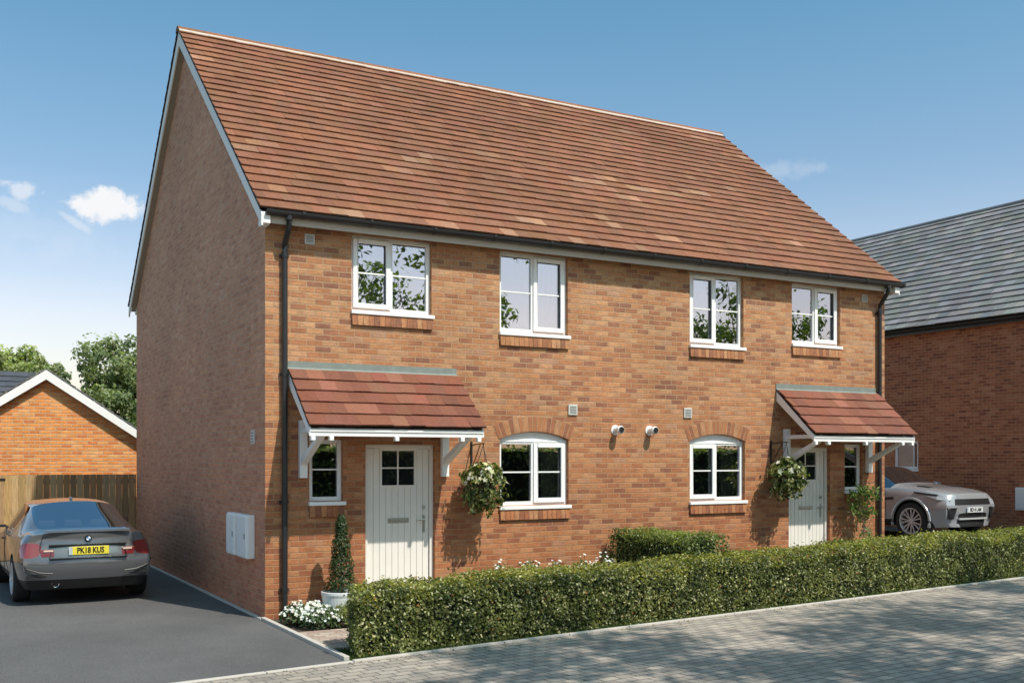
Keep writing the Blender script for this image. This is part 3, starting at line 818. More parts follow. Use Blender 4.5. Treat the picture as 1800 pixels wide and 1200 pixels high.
# porch canopies
def canopy(x0, x1, bx, parent, ends):
    zt, zb, yo = 3.12, 2.40, -.84
    root = empty('porch_canopy', (0,0,0), 0, parent)
    upv = Vector((0,-yo-.03,zt-zb)); nv = Vector((0,-(zt-zb),-yo-.03)).normalized(); L = upv.length
    m = MB()
    def cc(r, u, v): return vcol(r.choice([(.205,.072,.043),(.22,.079,.047),(.19,.066,.040),(.245,.10,.062)]), .1, r)
    tile_slope(m, (x0-.03,yo-.03,zb), (1,0,0), upv, nv, x1-x0+.06, L+.02, 5, .225, cc, 9, .024)
    m.build('canopy_roof', M['tile'], root)
    m = MB(); m.box(x0-.03,x1+.03,-.012,-.001,zt-.02,zt+.125)
    m.prism([(-.012,zt+.03),(-.012,zt+.045),(-.10,zt-.032),(-.095,zt-.045)],'x',x0-.03,x1+.03)
    m.build('lead_flashing', M['lead'], root)
    m = MB(); m.prism([(-.097,zt-.028),(-.105,zt-.034),(-.135,zt-.066),(-.118,zt-.07)],'x',x0-.02,x1+.02); m.build('mortar_fillet', M['mortar'], root)
    m = MB(); m.box(x0-.01,x1+.01,yo+.005,yo+.03,zb-.115,zb-.03); m.box(x0-.015,x1+.015,yo-.008,yo+.004,zb-.062,zb-.028); m.build('fascia', M['white_wood'], root, bevel=.004)
    # boarded soffit just under the tiles
    m = MB(); d = .045
    m.face([(x0,yo+.03,zb-.03),(x0,-.001,zt-.075),(x1,-.001,zt-.075),(x1,yo+.03,zb-.03)]); m.build('soffit', M['white_wood'], root)
    for x in (x0-.02, x1-.005):
        m = MB(); p = []
        for xx in (x, x+.025):
            for (y, dz) in ((yo+.0,-.115),(-.002,-.19),(-.002,-.03),(yo+.0,-.012)):
                zz = (zb+(y-yo)*(zt-zb)/(-yo-.03)); p.append((xx,y,zz+dz))
        m.hexa(p); m.build('bargeboard', M['white_wood'], root, bevel=.004)
    for x in bx:
        m = MB(); w = .05
        m.box(x-w,x+w,-.075,-.001,1.77,2.50)
        m.prism([(-.076,1.93),(-.076,2.03),(yo+.06,2.335),(yo+.06,2.285),(yo+.12,2.25)],'x',x-w*.8,x+w*.8)
        m.box(x-w*.9,x+w*.9,yo+.04,-.076,2.336,2.40)
        m.build('bracket', M['white_wood'], root, bevel=.005)
    for x in ends:
        m = MB(); m.box(x-.027,x+.027,yo-.012,yo+.06,zb-.168,zb-.116); m.build('rafter_end', M['white_wood'], root, bevel=.006)
canopy(.31, 2.62, (.475, 2.46), house, (.34,.57,1.42,2.33,2.57))
canopy(8.52, 10.80, (8.70, 10.62), house, (8.55,8.83,9.67,10.53,10.76))

# ------------------------------------------------------------------ hanging baskets
def basket_leaves(m, c, R, n, seed, cols, drop=.35, L=.075):
    r = random.Random(seed)
    for _ in range(n):
        t, u = r.random()*6.283, r.uniform(-1,1); k = math.sqrt(1-u*u)
        d = Vector((math.cos(t)*k, math.sin(t)*k, u)); rr = R*(.55+.5*r.random()**.6)*(1+.42*noise.noise(d*2.0+Vector((seed,0,0))))
        p = Vector(c) + Vector((d.x*rr, d.y*rr, d.z*rr*(.85 if d.z > 0 else 1.0)))
        if d.z < -.1: p.z -= r.random()*drop*.3
        leaf(m, p, d*.8+Vector((r.uniform(-1,1),r.uniform(-1,1),r.uniform(-.3,1))), L*r.uniform(.6,1.3), L*r.uniform(.4,.7), vcol(r.choice(cols), .25, r), 0, r)
def flowers(m, pts, s, cols, r):
    for p, d in pts:
        c = vcol(r.choice(cols), .06, r); k = s*r.uniform(.7,1.25)
        d = Vector(d).normalized(); t = d.orthogonal().normalized(); b = d.cross(t); ph = r.random()
        for q in range(5):
            a = 6.283*(q/5+ph); e = t*math.cos(a)+b*math.sin(a); e2 = t*math.cos(a+.62)+b*math.sin(a+.62); e0 = t*math.cos(a-.62)+b*math.sin(a-.62)
            m.face([p, p+e0*k*.55+d*k*.15, p+e*k+d*k*.12, p+e2*k*.55+d*k*.15], 0, c)
def hanging_basket(c, R, seed, label):
    root = empty('hanging_basket', c); tag(root, label, 'hanging basket', 'hanging baskets beside the front doors')
    m = MB(); basket_leaves(m, (0,0,0), R, 1150, seed, [(.06,.10,.025),(.14,.17,.05),(.26,.27,.10),(.04,.065,.018)], .5, .085)
    rr_ = random.Random(seed+7)
    for _ in range(16):
        a = rr_.random()*6.283; q0 = Vector((math.cos(a)*R*.75, math.sin(a)*R*.6, -.05)); ln = rr_.uniform(.16,.38)
        for k in range(int(ln/.022)): leaf(m, q0+Vector((math.cos(a)*k*.006+rr_.uniform(-.02,.02), rr_.uniform(-.02,.02), -k*.022)), (math.cos(a),-.8,.4), .05, .026, vcol((.20,.21,.08), .3, rr_), 0, rr_)
    m.build('foliage', M['leaf'], root)
    r = random.Random(seed+50); pts = []
    for _ in range(52):
        t, u = r.random()*6.283, r.uniform(-.35,1); k = math.sqrt(1-u*u); d = Vector((math.cos(t)*k, math.sin(t)*k-.2, u+.15)).normalized()
        pts.append((d*R*r.uniform(.85,1.12)*(.95), d))
    m = MB(); flowers(m, pts, .042, [(.72,.70,.52),(.62,.60,.34),(.78,.76,.70)], r); m.build('flowers', M['petal'], root)['kind'] = 'stuff'
    m = MB(); m.lathe([(0,-R*.62),(R*.3,-R*.55),(R*.5,-R*.3),(R*.58,0)],14); m.build('basket', M['soil'], root, smooth=50)
    m = MB()
    top = Vector((0,.0,.50))
    for q in range(3):
        a = 2.1*q+.4; m.tube([(math.cos(a)*R*.55,math.sin(a)*R*.55,0), top], .004, 5)
    m.build('chain', M['trim'], root)
def basket_bracket(x, z, yout):
    m = MB(); m.box(x-.012,x+.012,-.02,-.001,z-.42,z+.05); m.tube([(x,-.01,z),(x,-yout-.03,z+.02)],.009,6)
    m.tube([(x,-.01,z-.34),(x,-yout*.75,z)],.007,6); m.tube([(x,-yout,z+.01),(x,-yout,z-.03)],.007,6)
    m.build('basket_bracket', M['trim'], house)
hanging_basket((2.88,-.36,1.70), .285, 21, 'round hanging basket of cream flowers left of the left arched window')
hanging_basket((8.38,-.36,1.76), .285, 34, 'round hanging basket of cream flowers right of the right arched window')
basket_bracket(2.88, 2.20, .36); basket_bracket(8.38, 2.26, .36)

# ------------------------------------------------------------------ pots and plants
def conifer(c):
    root = empty('potted_conifer', c); tag(root, 'slim dark green conical shrub in a round white pot by the left front door', 'potted plant')
    m = MB(); m.lathe([(0,0),(.165,0),(.19,.02),(.225,.16),(.24,.30),(.25,.33),(.25,.36),(.235,.365),(.222,.34),(.215,.30)],36); m.build('pot', M['pot'], root, smooth=35)
    m = MB(); m.lathe([(.217,.305),(0,.315)],24); m.build('soil', M['soil'], root)
    m = MB(); m.tube([(0,0,.31),(0,0,.9)],[.016,.008],7); m.build('trunk', M['bark'], root)
    m = MB(); r = random.Random(4)
    for _ in range(3800):
        h = r.random()**1.15; z = .37+h*.94; R0 = (.155*(1-h)**.75+.03)*(1+.12*math.sin(h*23)); a = r.random()*6.283; rr = R0*(.6+.5*r.random())*(1+.25*noise.noise(Vector((math.cos(a)*2,math.sin(a)*2,z*5))))
        d = Vector((math.cos(a), math.sin(a), .8))
        leaf(m, (math.cos(a)*rr, math.sin(a)*rr, z), d+Vector((r.uniform(-.6,.6),r.uniform(-.6,.6),r.uniform(-.5,.5))), .045*r.uniform(.6,1.2), .018, vcol(r.choice([(.022,.045,.014),(.035,.065,.018),(.055,.085,.022)]), .2, r), 0, r)
    m.build('foliage', M['leaf'], root)
conifer((.83,-.46,.006))

def flower_clump(c, rx, ry, h, seed, label, nl=420, nf=110, cols=((.78,.78,.76),(.70,.72,.66)), group=None, lc=((.06,.10,.03),(.10,.14,.05),(.04,.07,.02)), fs=.026):
    root = empty('flowering_plant' if nf else 'leafy_plant', c); tag(root, label, 'flowers' if nf else 'plant', group)
    r = random.Random(seed); m = MB(); pts = []
    for _ in range(nl):
        a, q = r.random()*6.283, math.sqrt(r.random()); x, y = math.cos(a)*q*rx, math.sin(a)*q*ry; hh = h*(1-.45*q*q)*r.uniform(.25,1)
        leaf(m, (x, y, hh), (math.cos(a)*.8+r.uniform(-.6,.6), math.sin(a)*.8+r.uniform(-.6,.6), .7), .07*r.uniform(.6,1.3), .024, vcol(r.choice(lc), .25, r), 0, r)
    m.build('foliage', M['leaf'], root)
    for _ in range(nf):
        a, q = r.random()*6.283, math.sqrt(r.random()); x, y = math.cos(a)*q*rx, math.sin(a)*q*ry
        pts.append((Vector((x, y, h*(1-.5*q*q)*r.uniform(.78,1.08))), (x*1.2, y*1.2-.25, .45)))
    if nf:
        m = MB(); flowers(m, pts, fs, cols, r); m.build('flowers', M['petal'], root)['kind'] = 'stuff'
        m = MB()
        for p, d in pts[::2]: m.tube([(p.x*.6,p.y*.6,.0),tuple(p)],.003,4,0,None,False)
        m.build('stems', M['dark_green'], root)
flower_clump((.24,-.55,.006), .21, .30, .27, 61, 'white flowering clump nearest the house corner by the downpipe', 520, 105, fs=.024)
flower_clump((.42,-.93,.006), .27, .30, .27, 62, 'white flowering clump between the corner clump and the yellow green plant', 640, 130, fs=.024)
flower_clump((.52,-.40,.006), .20, .20, .24, 63, 'white flowering clump against the wall left of the white pot', 420, 100)
flower_clump((.74,-.95,.006), .20, .25, .31, 64, 'yellow green leafy plant at the end of the long hedge', 620, 0, lc=((.22,.24,.06),(.30,.30,.09),(.13,.17,.04)))
for i, x in enumerate((3.1, 3.55, 3.98, 4.42, 4.82)):
    flower_clump((x,-.42,.006), .26, .24, .61+.04*math.sin(i*2.1), 70+i, 'low white flowering plant in the bed along the wall below the left arched window', 300, 46, group='white bedding plants along the front wall')
def small_tree(c):
    root = empty('climbing_shrub', c); tag(root, 'thin stemmed bright green shrub growing by the wall right of the right front door', 'shrub')
    m = MB(); m.tube([(0,0,0),(.02,.02,.4),(-.02,.0,.8),(.03,.02,1.2)],[.014,.012,.010,.006],6)
    for q in range(7):
        a = q*.9; m.tube([(0,0,.75+q*.05),(math.cos(a)*.25,math.sin(a)*.14,1.1+.04*q)],[.006,.003],5)
    m.build('stem', M['bark'], root)
    m = MB(); r = random.Random(8)
    for q in range(22):
        a = r.random()*6.283; cc = Vector((math.cos(a)*r.uniform(.05,.30), math.sin(a)*r.uniform(.02,.16), r.uniform(1.0,1.52)))
        for _ in range(24):
            p = cc+Vector((r.gauss(0,.06),r.gauss(0,.05),r.gauss(0,.05)))
            leaf(m, p, (r.uniform(-1,1),r.uniform(-1.2,.4),r.uniform(-.2,1)), .085*r.uniform(.6,1.2), .038, vcol(r.choice([(.07,.13,.03),(.12,.19,.045),(.18,.24,.07)]), .2, r), 0, r)
    for _ in range(70):
        p = Vector((.06+r.gauss(0,.09), r.gauss(0,.06), .72+r.gauss(0,.10))); leaf(m, p, (r.uniform(-1,1),-1,.5), .075, .034, vcol((.10,.17,.04), .25, r), 0, r)
    m.build('foliage', M['leaf'], root)
small_tree((10.22,-.30,.0))

# ------------------------------------------------------------------ fence and gate
FY = 9.12
def board_fence(name, label, cat, x0, x1, top, cols, posts, parts='boards'):
    root = empty(name, (x0, FY, 0)); tag(root, label, cat)
    m = MB(); x = x0; r = random.Random(int(x0*100)+900)
    while x < x1-.01:
        w = min(.118, x1-x); t = r.uniform(-.004,.004)
        m.box(x-x0+.002, x-x0+w-.002, .0+t, .02+t, .03, top+r.uniform(-.004,.004), 0, vcol(r.choice(cols), .12, r)); x += .12
    m.build('boards', M['wood'], root)
    for z in (.3, .95, top-.18):
        m = MB(); m.box(0, x1-x0, .022, .06, z, z+.09, 0, cols[0]); m.build('rail', M['wood'], root)
    for px in posts:
        m = MB(); m.box(px-x0-.045, px-x0+.045, .061, .15, 0, top-.03, 0, cols[0]); m.build('post', M['wood'], root, bevel=.005)
    return root
WC = [(.27,.165,.085),(.32,.20,.105),(.24,.145,.075),(.36,.235,.13)]
board_fence('timber_fence', 'brown close boarded timber fence between the house and the gate', 'fence', -1.83, -.003, 1.70, WC, (-1.78,-.07))
g = board_fence('timber_gate', 'pale timber side gate behind the left car', 'gate', -2.87, -1.836, 1.69, [(.42,.28,.13),(.47,.32,.15),(.38,.25,.115)], ())
m = MB(); m.box(.02,.5,-.012,-.002,1.60,1.64); m.box(.36,.40,-.03,-.012,1.56,1.66); m.build('hinge', M['trim'], g)
board_fence('timber_fence', 'timber fence panel beyond the left side of the gate', 'fence', -8.5, -2.91, 1.70, WC, (-2.96,-4.8,-6.6,-8.45))

# ------------------------------------------------------------------ garage behind the fence
def garage():
    root = empty('brick_garage', (-1.41,12,0)); tag(root, 'orange brick gable ended garage with white bargeboards behind the fence', 'garage')
    hw, ez, rz, dp = 2.35, 2.30, 3.90, 6.0
    m = MB()
    m.face([(-hw,0,0),(hw,0,0),(hw,0,ez),(0,0,rz),(-hw,0,ez)]); m.face([(-hw,dp,0),(-hw,dp,ez),(0,dp,rz),(hw,dp,ez),(hw,dp,0)])
    m.face([(hw,0,0),(hw,dp,0),(hw,dp,ez),(hw,0,ez)]); m.face([(-hw,0,0),(-hw,0,ez),(-hw,dp,ez),(-hw,dp,0)])
    m.build('brick_wall', M['brick_orange'], root)
    s = (rz-ez)/hw; hx = hw+.2; L = math.hypot(hx, hx*s)
    m = MB()
    for sg in (-1, 1):
        o = (sg*hx, -.16 if sg < 0 else dp+.16, rz+.05-hx*s); al = (0, 1 if sg < 0 else -1, 0)
        tile_slope(m, o, al, (-sg*hx,0,hx*s), (sg*s,0,1), dp+.32, L, 13, .33, slate, 31+sg)
    m.build('roof', M['slate'], root)
    for sg in (-1, 1):
        m = MB(); p = []
        for y in (-.17, -.145):
            for (x, dz) in ((0,-.03),(sg*hx,-.03),(sg*hx,-.21),(0,-.235)): p.append((x, y, rz+.06-abs(x)*s+dz))
        m.hexa(p); m.build('bargeboard', M['white_wood'], root, bevel=.004)
        m = MB(); m.face([(0,-.144,rz-.1),(sg*hx,-.144,rz-.1-hx*s),(sg*hx,-.001,rz-.1-hx*s),(0,-.001,rz-.1)]); m.build('verge_soffit', M['soffit'], root)
garage()
def outbuilding():
    root = empty('brick_outbuilding', (-4.4,19,0)); tag(root, 'building behind the garage with its dark tiled roof showing past the left slope', 'building')
    hw, dp, ez, rz = 3.7, 6.0, 2.5, 4.62
    m = MB()
    m.face([(-hw,0,0),(hw,0,0),(hw,0,ez),(-hw,0,ez)]); m.face([(hw,dp,0),(-hw,dp,0),(-hw,dp,ez),(hw,dp,ez)])
    m.face([(hw,0,0),(hw,dp,0),(hw,dp,ez),(hw,dp/2,rz-.08),(hw,0,ez)]); m.face([(-hw,dp,0),(-hw,0,0),(-hw,0,ez),(-hw,dp/2,rz-.08),(-hw,dp,ez)])
    m.build('brick_wall', M['brick_orange'], root)
    m = MB(); hd = dp/2+.2; h = rz-ez+.1; L = math.hypot(hd, h)
    dark = lambda r, u, v: vcol((.075,.08,.09), .12, r)
    tile_slope(m, (-hw-.1,-.2,ez-.1), (1,0,0), (0,hd,h), (0,-h,hd), 2*hw+.15, L, 13, .33, dark, 51)
    tile_slope(m, (hw+.05,dp+.2,ez-.1), (-1,0,0), (0,-hd,h), (0,h,hd), 2*hw+.15, L, 13, .6, dark, 52)
    m.build('roof', M['slate'], root)
outbuilding()

# ------------------------------------------------------------------ neighbouring house on the right
def neighbour():
    X0, Y0, Y1, gz_ = 18.0, -1.0, 13.5, .25
    root = empty('neighbour_house', (X0,Y0,gz_)); tag(root, 'red brick house with grey tiled roof beyond the silver car', 'house')
    ez = 5.24-gz_; wd = 8.6; rx = wd/2; rz = 8.72; dp = Y1-Y0
    m = MB(); wy0, wy1, wz0, wz1 = 5.02-Y0, 5.78-Y0, 1.74-gz_, 2.46-gz_
    ys = [0, wy0, wy1, dp]; zs_ = [0, wz0, wz1, ez]
    for i in range(3):
        for j in range(3):
            if i == 1 and j == 1: continue
            m.face([(0,ys[i+1],zs_[j]),(0,ys[i],zs_[j]),(0,ys[i],zs_[j+1]),(0,ys[i+1],zs_[j+1])])
    for a, b, c, d in ((wy0,wz0,wy1,wz0),(wy1,wz0,wy1,wz1),(wy1,wz1,wy0,wz1),(wy0,wz1,wy0,wz0)):
        m.face([(0,a,b),(0,c,d),(.1,c,d),(.1,a,b)])
    m.face([(wd,0,0),(wd,dp,0),(wd,dp,ez),(wd,0,ez)])
    for y in (0, dp): m.face([(0,y,0),(wd,y,0),(wd,y,ez),(rx,y,rz-.1),(0,y,ez)])
    m.build('brick_wall', M['brick_red'], root)
    m = MB(); s = (rz-ez)/(rx+.25); L = math.hypot(rx+.25, rz-ez)
    tile_slope(m, (-.25,dp+.12,ez+.02), (0,-1,0), (rx+.25,0,rz-ez), (-(rz-ez),0,rx+.25), dp+.24, L, 22, .3, slate, 41, .032)
    tile_slope(m, (wd+.25,-.12,ez+.02), (0,1,0), (-rx-.25,0,rz-ez), ((rz-ez),0,rx+.25), dp+.24, L, 22, .6, slate, 42, .032)
    rf = m.build('roof', M['slate'], root)
    m = MB(); y = -.12
    while y < dp+.1:
        pr = [(rx+.13*math.cos(t), rz-.05+.12*math.sin(t)) for t in [math.pi*q/8 for q in range(9)]]
        m.prism(pr,'y',y,y+.445,0,vcol((.13,.135,.145),.12)); y += .45
    m.build('ridge_tiles', M['slate'], rf)
    m = MB(); m.box(-.18,-.155,0,dp,ez-.13,ez); m.build('fascia', M['black'], root)
    m = MB(); m.box(-.154,-.001,0,dp,ez-.10,ez-.085); m.build('soffit', M['soffit'], root)
    m = MB(); N = 8
    for q in range(N):
        t0, t1 = math.pi+math.pi*q/N, math.pi+math.pi*(q+1)/N; r = .06
        m.face([(-.24+r*math.cos(t0),0,ez-.01+r*math.sin(t0)),(-.24+r*math.cos(t0),dp,ez-.01+r*math.sin(t0)),(-.24+r*math.cos(t1),dp,ez-.01+r*math.sin(t1)),(-.24+r*math.cos(t1),0,ez-.01+r*math.sin(t1))])
    m.build('gutter', M['black'], root)
    f = MB(); y0, y1 = .05, .10
    f.box(y0,y1,wy0,wy0+.07,wz0,wz1); f.box(y0,y1,wy1-.07,wy1,wz0,wz1); f.box(y0,y1,wy0+.07,wy1-.07,wz0,wz0+.07); f.box(y0,y1,wy0+.07,wy1-.07,wz1-.07,wz1)
    f.box(-.04,.049,wy0-.02,wy1+.02,wz0-.05,wz0)
    f.box(.045,.095,wy0+.16,wy0+.18,wz0+.07,wz1-.07)
    w = f.build('window', M['white'], root, bevel=.004)
    g = MB(); g.box(.072,.08,wy0+.07,wy1-.07,wz0+.07,wz1-.07); g.build('pane', glass_mat('clear_window_glass', .02, (.95,.96,.97)), w)
    g = MB(); g.box(.084,.089,wy0+.19,wy1-.07,wz0+.07,wz1-.07); g.build('blind', plain('blue_blind', (.55,.75,.95), .8), w)
    m = MB(); m.box(-.10,-.001,1.75-Y0,2.28-Y0,.84-gz_,1.36-gz_); o = m.build('meter_box', M['white'], root, bevel=.012)
    g = MB(); g.box(-.11,-.101,1.77-Y0,2.26-Y0,.87-gz_,1.33-gz_); g.build('lid', M['white'], o, bevel=.004)
neighbour()

# ------------------------------------------------------------------ cars
def text_mesh(name, s, size, mat, parent, mtx):
    cu = bpy.data.curves.new(name, 'FONT'); cu.body = s; cu.size = size; cu.align_x = 'CENTER'; cu.align_y = 'CENTER'; cu.extrude = .001; cu.space_character = .98; cu.resolution_u = 3
    cu.offset = .003
    t = bpy.data.objects.new(name, cu); COL.objects.link(t)
    dg = bpy.context.evaluated_depsgraph_get(); me = bpy.data.meshes.new_from_object(t.evaluated_get(dg))
    bpy.data.objects.remove(t); bpy.data.curves.remove(cu)
    me.transform(mtx); me.materials.clear(); me.materials.append(mat)
    o = bpy.data.objects.new(name, me); COL.objects.link(o); o.parent = parent; return o

def car_shell(root, st, region, mats, names, arches, creases):
    """st: list of stations, each a list of (x,y,z) rows from sill to roof centre; end faces are gridded.
    region(kind,i,j,xf) -> material index.  names: material index -> part name"""
    nr = len(st[0]); ns = len(st); K = 5        # row K carries the columns of the end face
    cols = list(range(K, nr))                   # column c of an end face sits below row c
    bm = bmesh.new(); V = {}
    def vert(p):
        k = (round(p[0],4), round(p[1],4), round(p[2],4))
        if k not in V: V[k] = bm.verts.new(p)
        return V[k]
    def quad(ps, mi):
        for sg in (1, -1):
            vs = [vert((p[0]*sg, p[1], p[2])) for p in ps]
            u = []
            for v in vs:
                if v not in u: u.append(v)
            if len(u) < 3: continue
            try: f = bm.faces.new(u if sg > 0 else list(reversed(u))); f.material_index = mi
            except ValueError: pass
    for i in range(ns-1):
        for j in range(nr-1):
            quad([st[i][j], st[i+1][j], st[i+1][j+1], st[i][j+1]], region('side', i, j, 0))
    for e, i in (('near',0),('far',ns-1)):
        S = st[i]; xk = S[K][0]
        fr = [S[c][0]/xk for c in cols]
        dyk = [S[c][1]-S[K][1] for c in cols]
        g = [[(S[j][0]*fr[c], S[j][1] + dyk[c], S[j][2] if j < K else S[cols[c]][2]) for c in range(len(cols))] for j in range(K+1)]
        for j in range(K):
            for c in range(len(cols)-1): quad([g[j][c], g[j+1][c], g[j+1][c+1], g[j][c+1]], region(e, 0, j, c))
        # floor joins
    floor = [[(st[i][0][0]*f, st[i][0][1], st[i][0][2]) for f in (1,.5,0)] for i in range(ns)]
    S0, S1 = st[0], st[-1]
    def endrow(S): return [(S[0][0]*S[c][0]/S[K][0], S[0][1]+S[c][1]-S[K][1], S[0][2]) for c in cols]
    rows = []
    for i in range(ns):
        if i in (0, ns-1): rows.append(endrow(st[i]))
        else: rows.append([(st[i][0][0]*st[0][c][0]/st[0][K][0], st[i][0][1], st[i][0][2]) for c in cols])
    for i in range(ns-1):
        for c in range(len(cols)-1): quad([rows[i][c], rows[i][c+1], rows[i+1][c+1], rows[i+1][c]], 1)
    bmesh.ops.recalc_face_normals(bm, faces=bm.faces)
    cl = bm.edges.layers.float.new('crease_edge')
    for ed in bm.edges:
        mi = {f.material_index for f in ed.link_faces}
        if len(mi) > 1: ed[cl] = .55
        if len(ed.link_faces) == 2 and ed.calc_face_angle(0) > rad(34): ed[cl] = max(ed[cl], creases)
    me = bpy.data.meshes.new('shell'); bm.to_mesh(me); bm.free()
    for mm in mats: me.materials.append(mm)
    o = bpy.data.objects.new('shell', me); COL.objects.link(o)
    s = o.modifiers.new('s','SUBSURF'); s.levels = s.render_levels = 2
    cut = []
    for (y, z, r) in arches:
        for sg in (-1, 1):
            c = MB(); x0 = (.62 if sg > 0 else -1.2)
            N = 28; pr = [(y+r*math.cos(6.283*q/N), z+r*math.sin(6.283*q/N)) for q in range(N)]
            c.prism(pr,'x',x0,x0+.58); co = c.build('cut', mats[1], merge=True); cut.append(co)
            for p in co.data.polygons: p.material_index = 0
            b = o.modifiers.new('b','BOOLEAN'); b.operation = 'DIFFERENCE'; b.object = co; b.solver = 'EXACT'; b.material_mode = 'TRANSFER'
    dg = bpy.context.evaluated_depsgraph_get(); dg.update()
    ev = bpy.data.meshes.new_from_object(o.evaluated_get(dg))
    out = {}
    slots = [m_ for m_ in ev.materials]
    by = {}
    for p in ev.polygons:
        mt = slots[p.material_index] if p.material_index < len(slots) else mats[1]
        mi = p.material_index if p.material_index < len(mats) else 1
        by.setdefault(mi, []).append(p)
    bpy.data.objects.remove(o)
    for c in cut: bpy.data.objects.remove(c)
    for mi, ps in sorted(by.items()):
        mb = MB(); 
        idx = {}; vs = []; fs = []
        for p in ps:
            f = []
            for vi in p.vertices:
                if vi not in idx: idx[vi] = len(vs); vs.append(tuple(ev.vertices[vi].co))
                f.append(idx[vi])
            fs.append(f)
        # connected pieces that carry a repeated name become separate parts (left and right lamp)
        groups = [fs]
        if names[mi][1]:
            L, Rr = [f for f in fs if sum(vs[k][0] for k in f) < 0], [f for f in fs if sum(vs[k][0] for k in f) >= 0]
            groups = [L, Rr]
        for gf in groups:
            if not gf: continue
            used = sorted({k for f in gf for k in f}); mp = {k: n for n, k in enumerate(used)}
            m2 = bpy.data.meshes.new(names[mi][0]); m2.from_pydata([vs[k] for k in used], [], [[mp[k] for k in f] for f in gf])
            m2.materials.append(mats[mi]); m2.polygons.foreach_set('use_smooth', [True]*len(m2.polygons)); m2.set_sharp_from_angle(angle=rad(38))
            q = bpy.data.objects.new(names[mi][0], m2); COL.objects.link(q); q.parent = root; out.setdefault(names[mi][0], []).append(q)
    return out

def wheel(root, x, y, r, w, sg, spokes):
    rr = r*.70
    m = MB(); m.lathe([(rr-.02,-w*.5+.02),(rr,-w*.5),(r-.03,-w*.5),(r-.008,-w*.5+.02),(r,-w*.3),(r,w*.3),(r-.008,w*.5-.02),(r-.03,w*.5),(rr,w*.5),(rr-.02,w*.5-.02)],40,axis='x')
    hub = m.build('wheel', M['rubber'], root, smooth=40); hub.location = (x, y, r)
    m = MB(); s = sg
    m.lathe([(rr-.02,s*(w*.5-.005)),(rr+.002,s*(w*.5+.002)),(rr-.012,s*(w*.5+.006)),(rr-.03,s*(w*.5-.03)),(rr-.04,-s*w*.4)],40,axis='x')
    for k in range(spokes):
        for d in (-.10, .10):
            a = 6.283*k/spokes + d; a2 = 6.283*k/spokes + d*1.9
            p0 = Vector((s*(w*.5-.025), math.cos(a)*.045, math.sin(a)*.045)); p1 = Vector((s*(w*.5-.004), math.cos(a2)*(rr-.025), math.sin(a2)*(rr-.025)))
            t = Vector((0,-math.sin(a2),math.cos(a2)))*.012; q = Vector((s*.018,0,0))
            m.hexa([p0-t-q,p0+t-q,p0+t,p0-t,p1-t*1.2-q,p1+t*1.2-q,p1+t*1.2,p1-t*1.2])
    m.lathe([(0,s*(w*.5-.012)),(.05,s*(w*.5-.012)),(.06,s*(w*.5-.03)),(.06,s*(w*.5-.06))],20,axis='x')
    m.build('rim', M['alloy'], hub)
    m = MB(); m.lathe([(0,s*.02),(rr-.05,s*.02)],30,axis='x'); m.lathe([(.0,s*.04),(rr*.72,s*.04)],30,axis='x'); m.build('brake_disc', M['trim'], hub)

def mirror_part(root, x, y, z, sg, mat, facing):
    m = MB(); c = Vector((sg*x, y, z)); n = 8
    prof = [(-.5,-.45),(.35,-.5),(.5,-.1),(.42,.42),(-.2,.5),(-.5,.25)]
    for yy, k in ((0,1),(facing*.09,.72)):
        pass
    A = [c + Vector((sg*u*.21, 0, v*.15)) for u, v in prof]; B = [c + Vector((sg*u*.17, facing*.10, v*.11)) for u, v in prof]
    if sg < 0: A.reverse(); B.reverse()
    m.face(A); m.face(list(reversed(B)))
    for i in range(6): m.face([A[i],A[(i+1)%6],B[(i+1)%6],B[i]])
    o = m.build('wing_mirror', mat, root, bevel=.012)
    g = MB(); g.face([a + Vector((0,-facing*.004,0)) + (c-a)*.14 for a in A]); g.build('mirror_glass', M['car_glass'], o)
    g = MB(); g.box(min(sg*(x-.20),sg*(x-.09)),max(sg*(x-.20),sg*(x-.09)),y+.02,y+.06,z-.06,z-.02); g.build('mirror_arm', M['trim'], o)

def plate(root, y, z, matbg, text, lean=0, band=True, face=-1):
    m = MB(); m.box(-.26,.26,y-.012,y,z-.056,z+.056); o = m.build('number_plate', matbg, root, bevel=.004)
    if band:
        g = MB(); g.box(-.26,-.212,y-.0145,y-.0125,z-.054,z+.054); g.build('plate_band', M['plate_blue'], o)
    mt = Matrix.Translation((.02 if band else 0, y-.0145, z)) @ Matrix.Rotation(rad(90), 4, 'X') @ Matrix.Diagonal((.86,1.12,1,1))
    text_mesh('plate_letters', text, .098, M['ink'], o, mt)

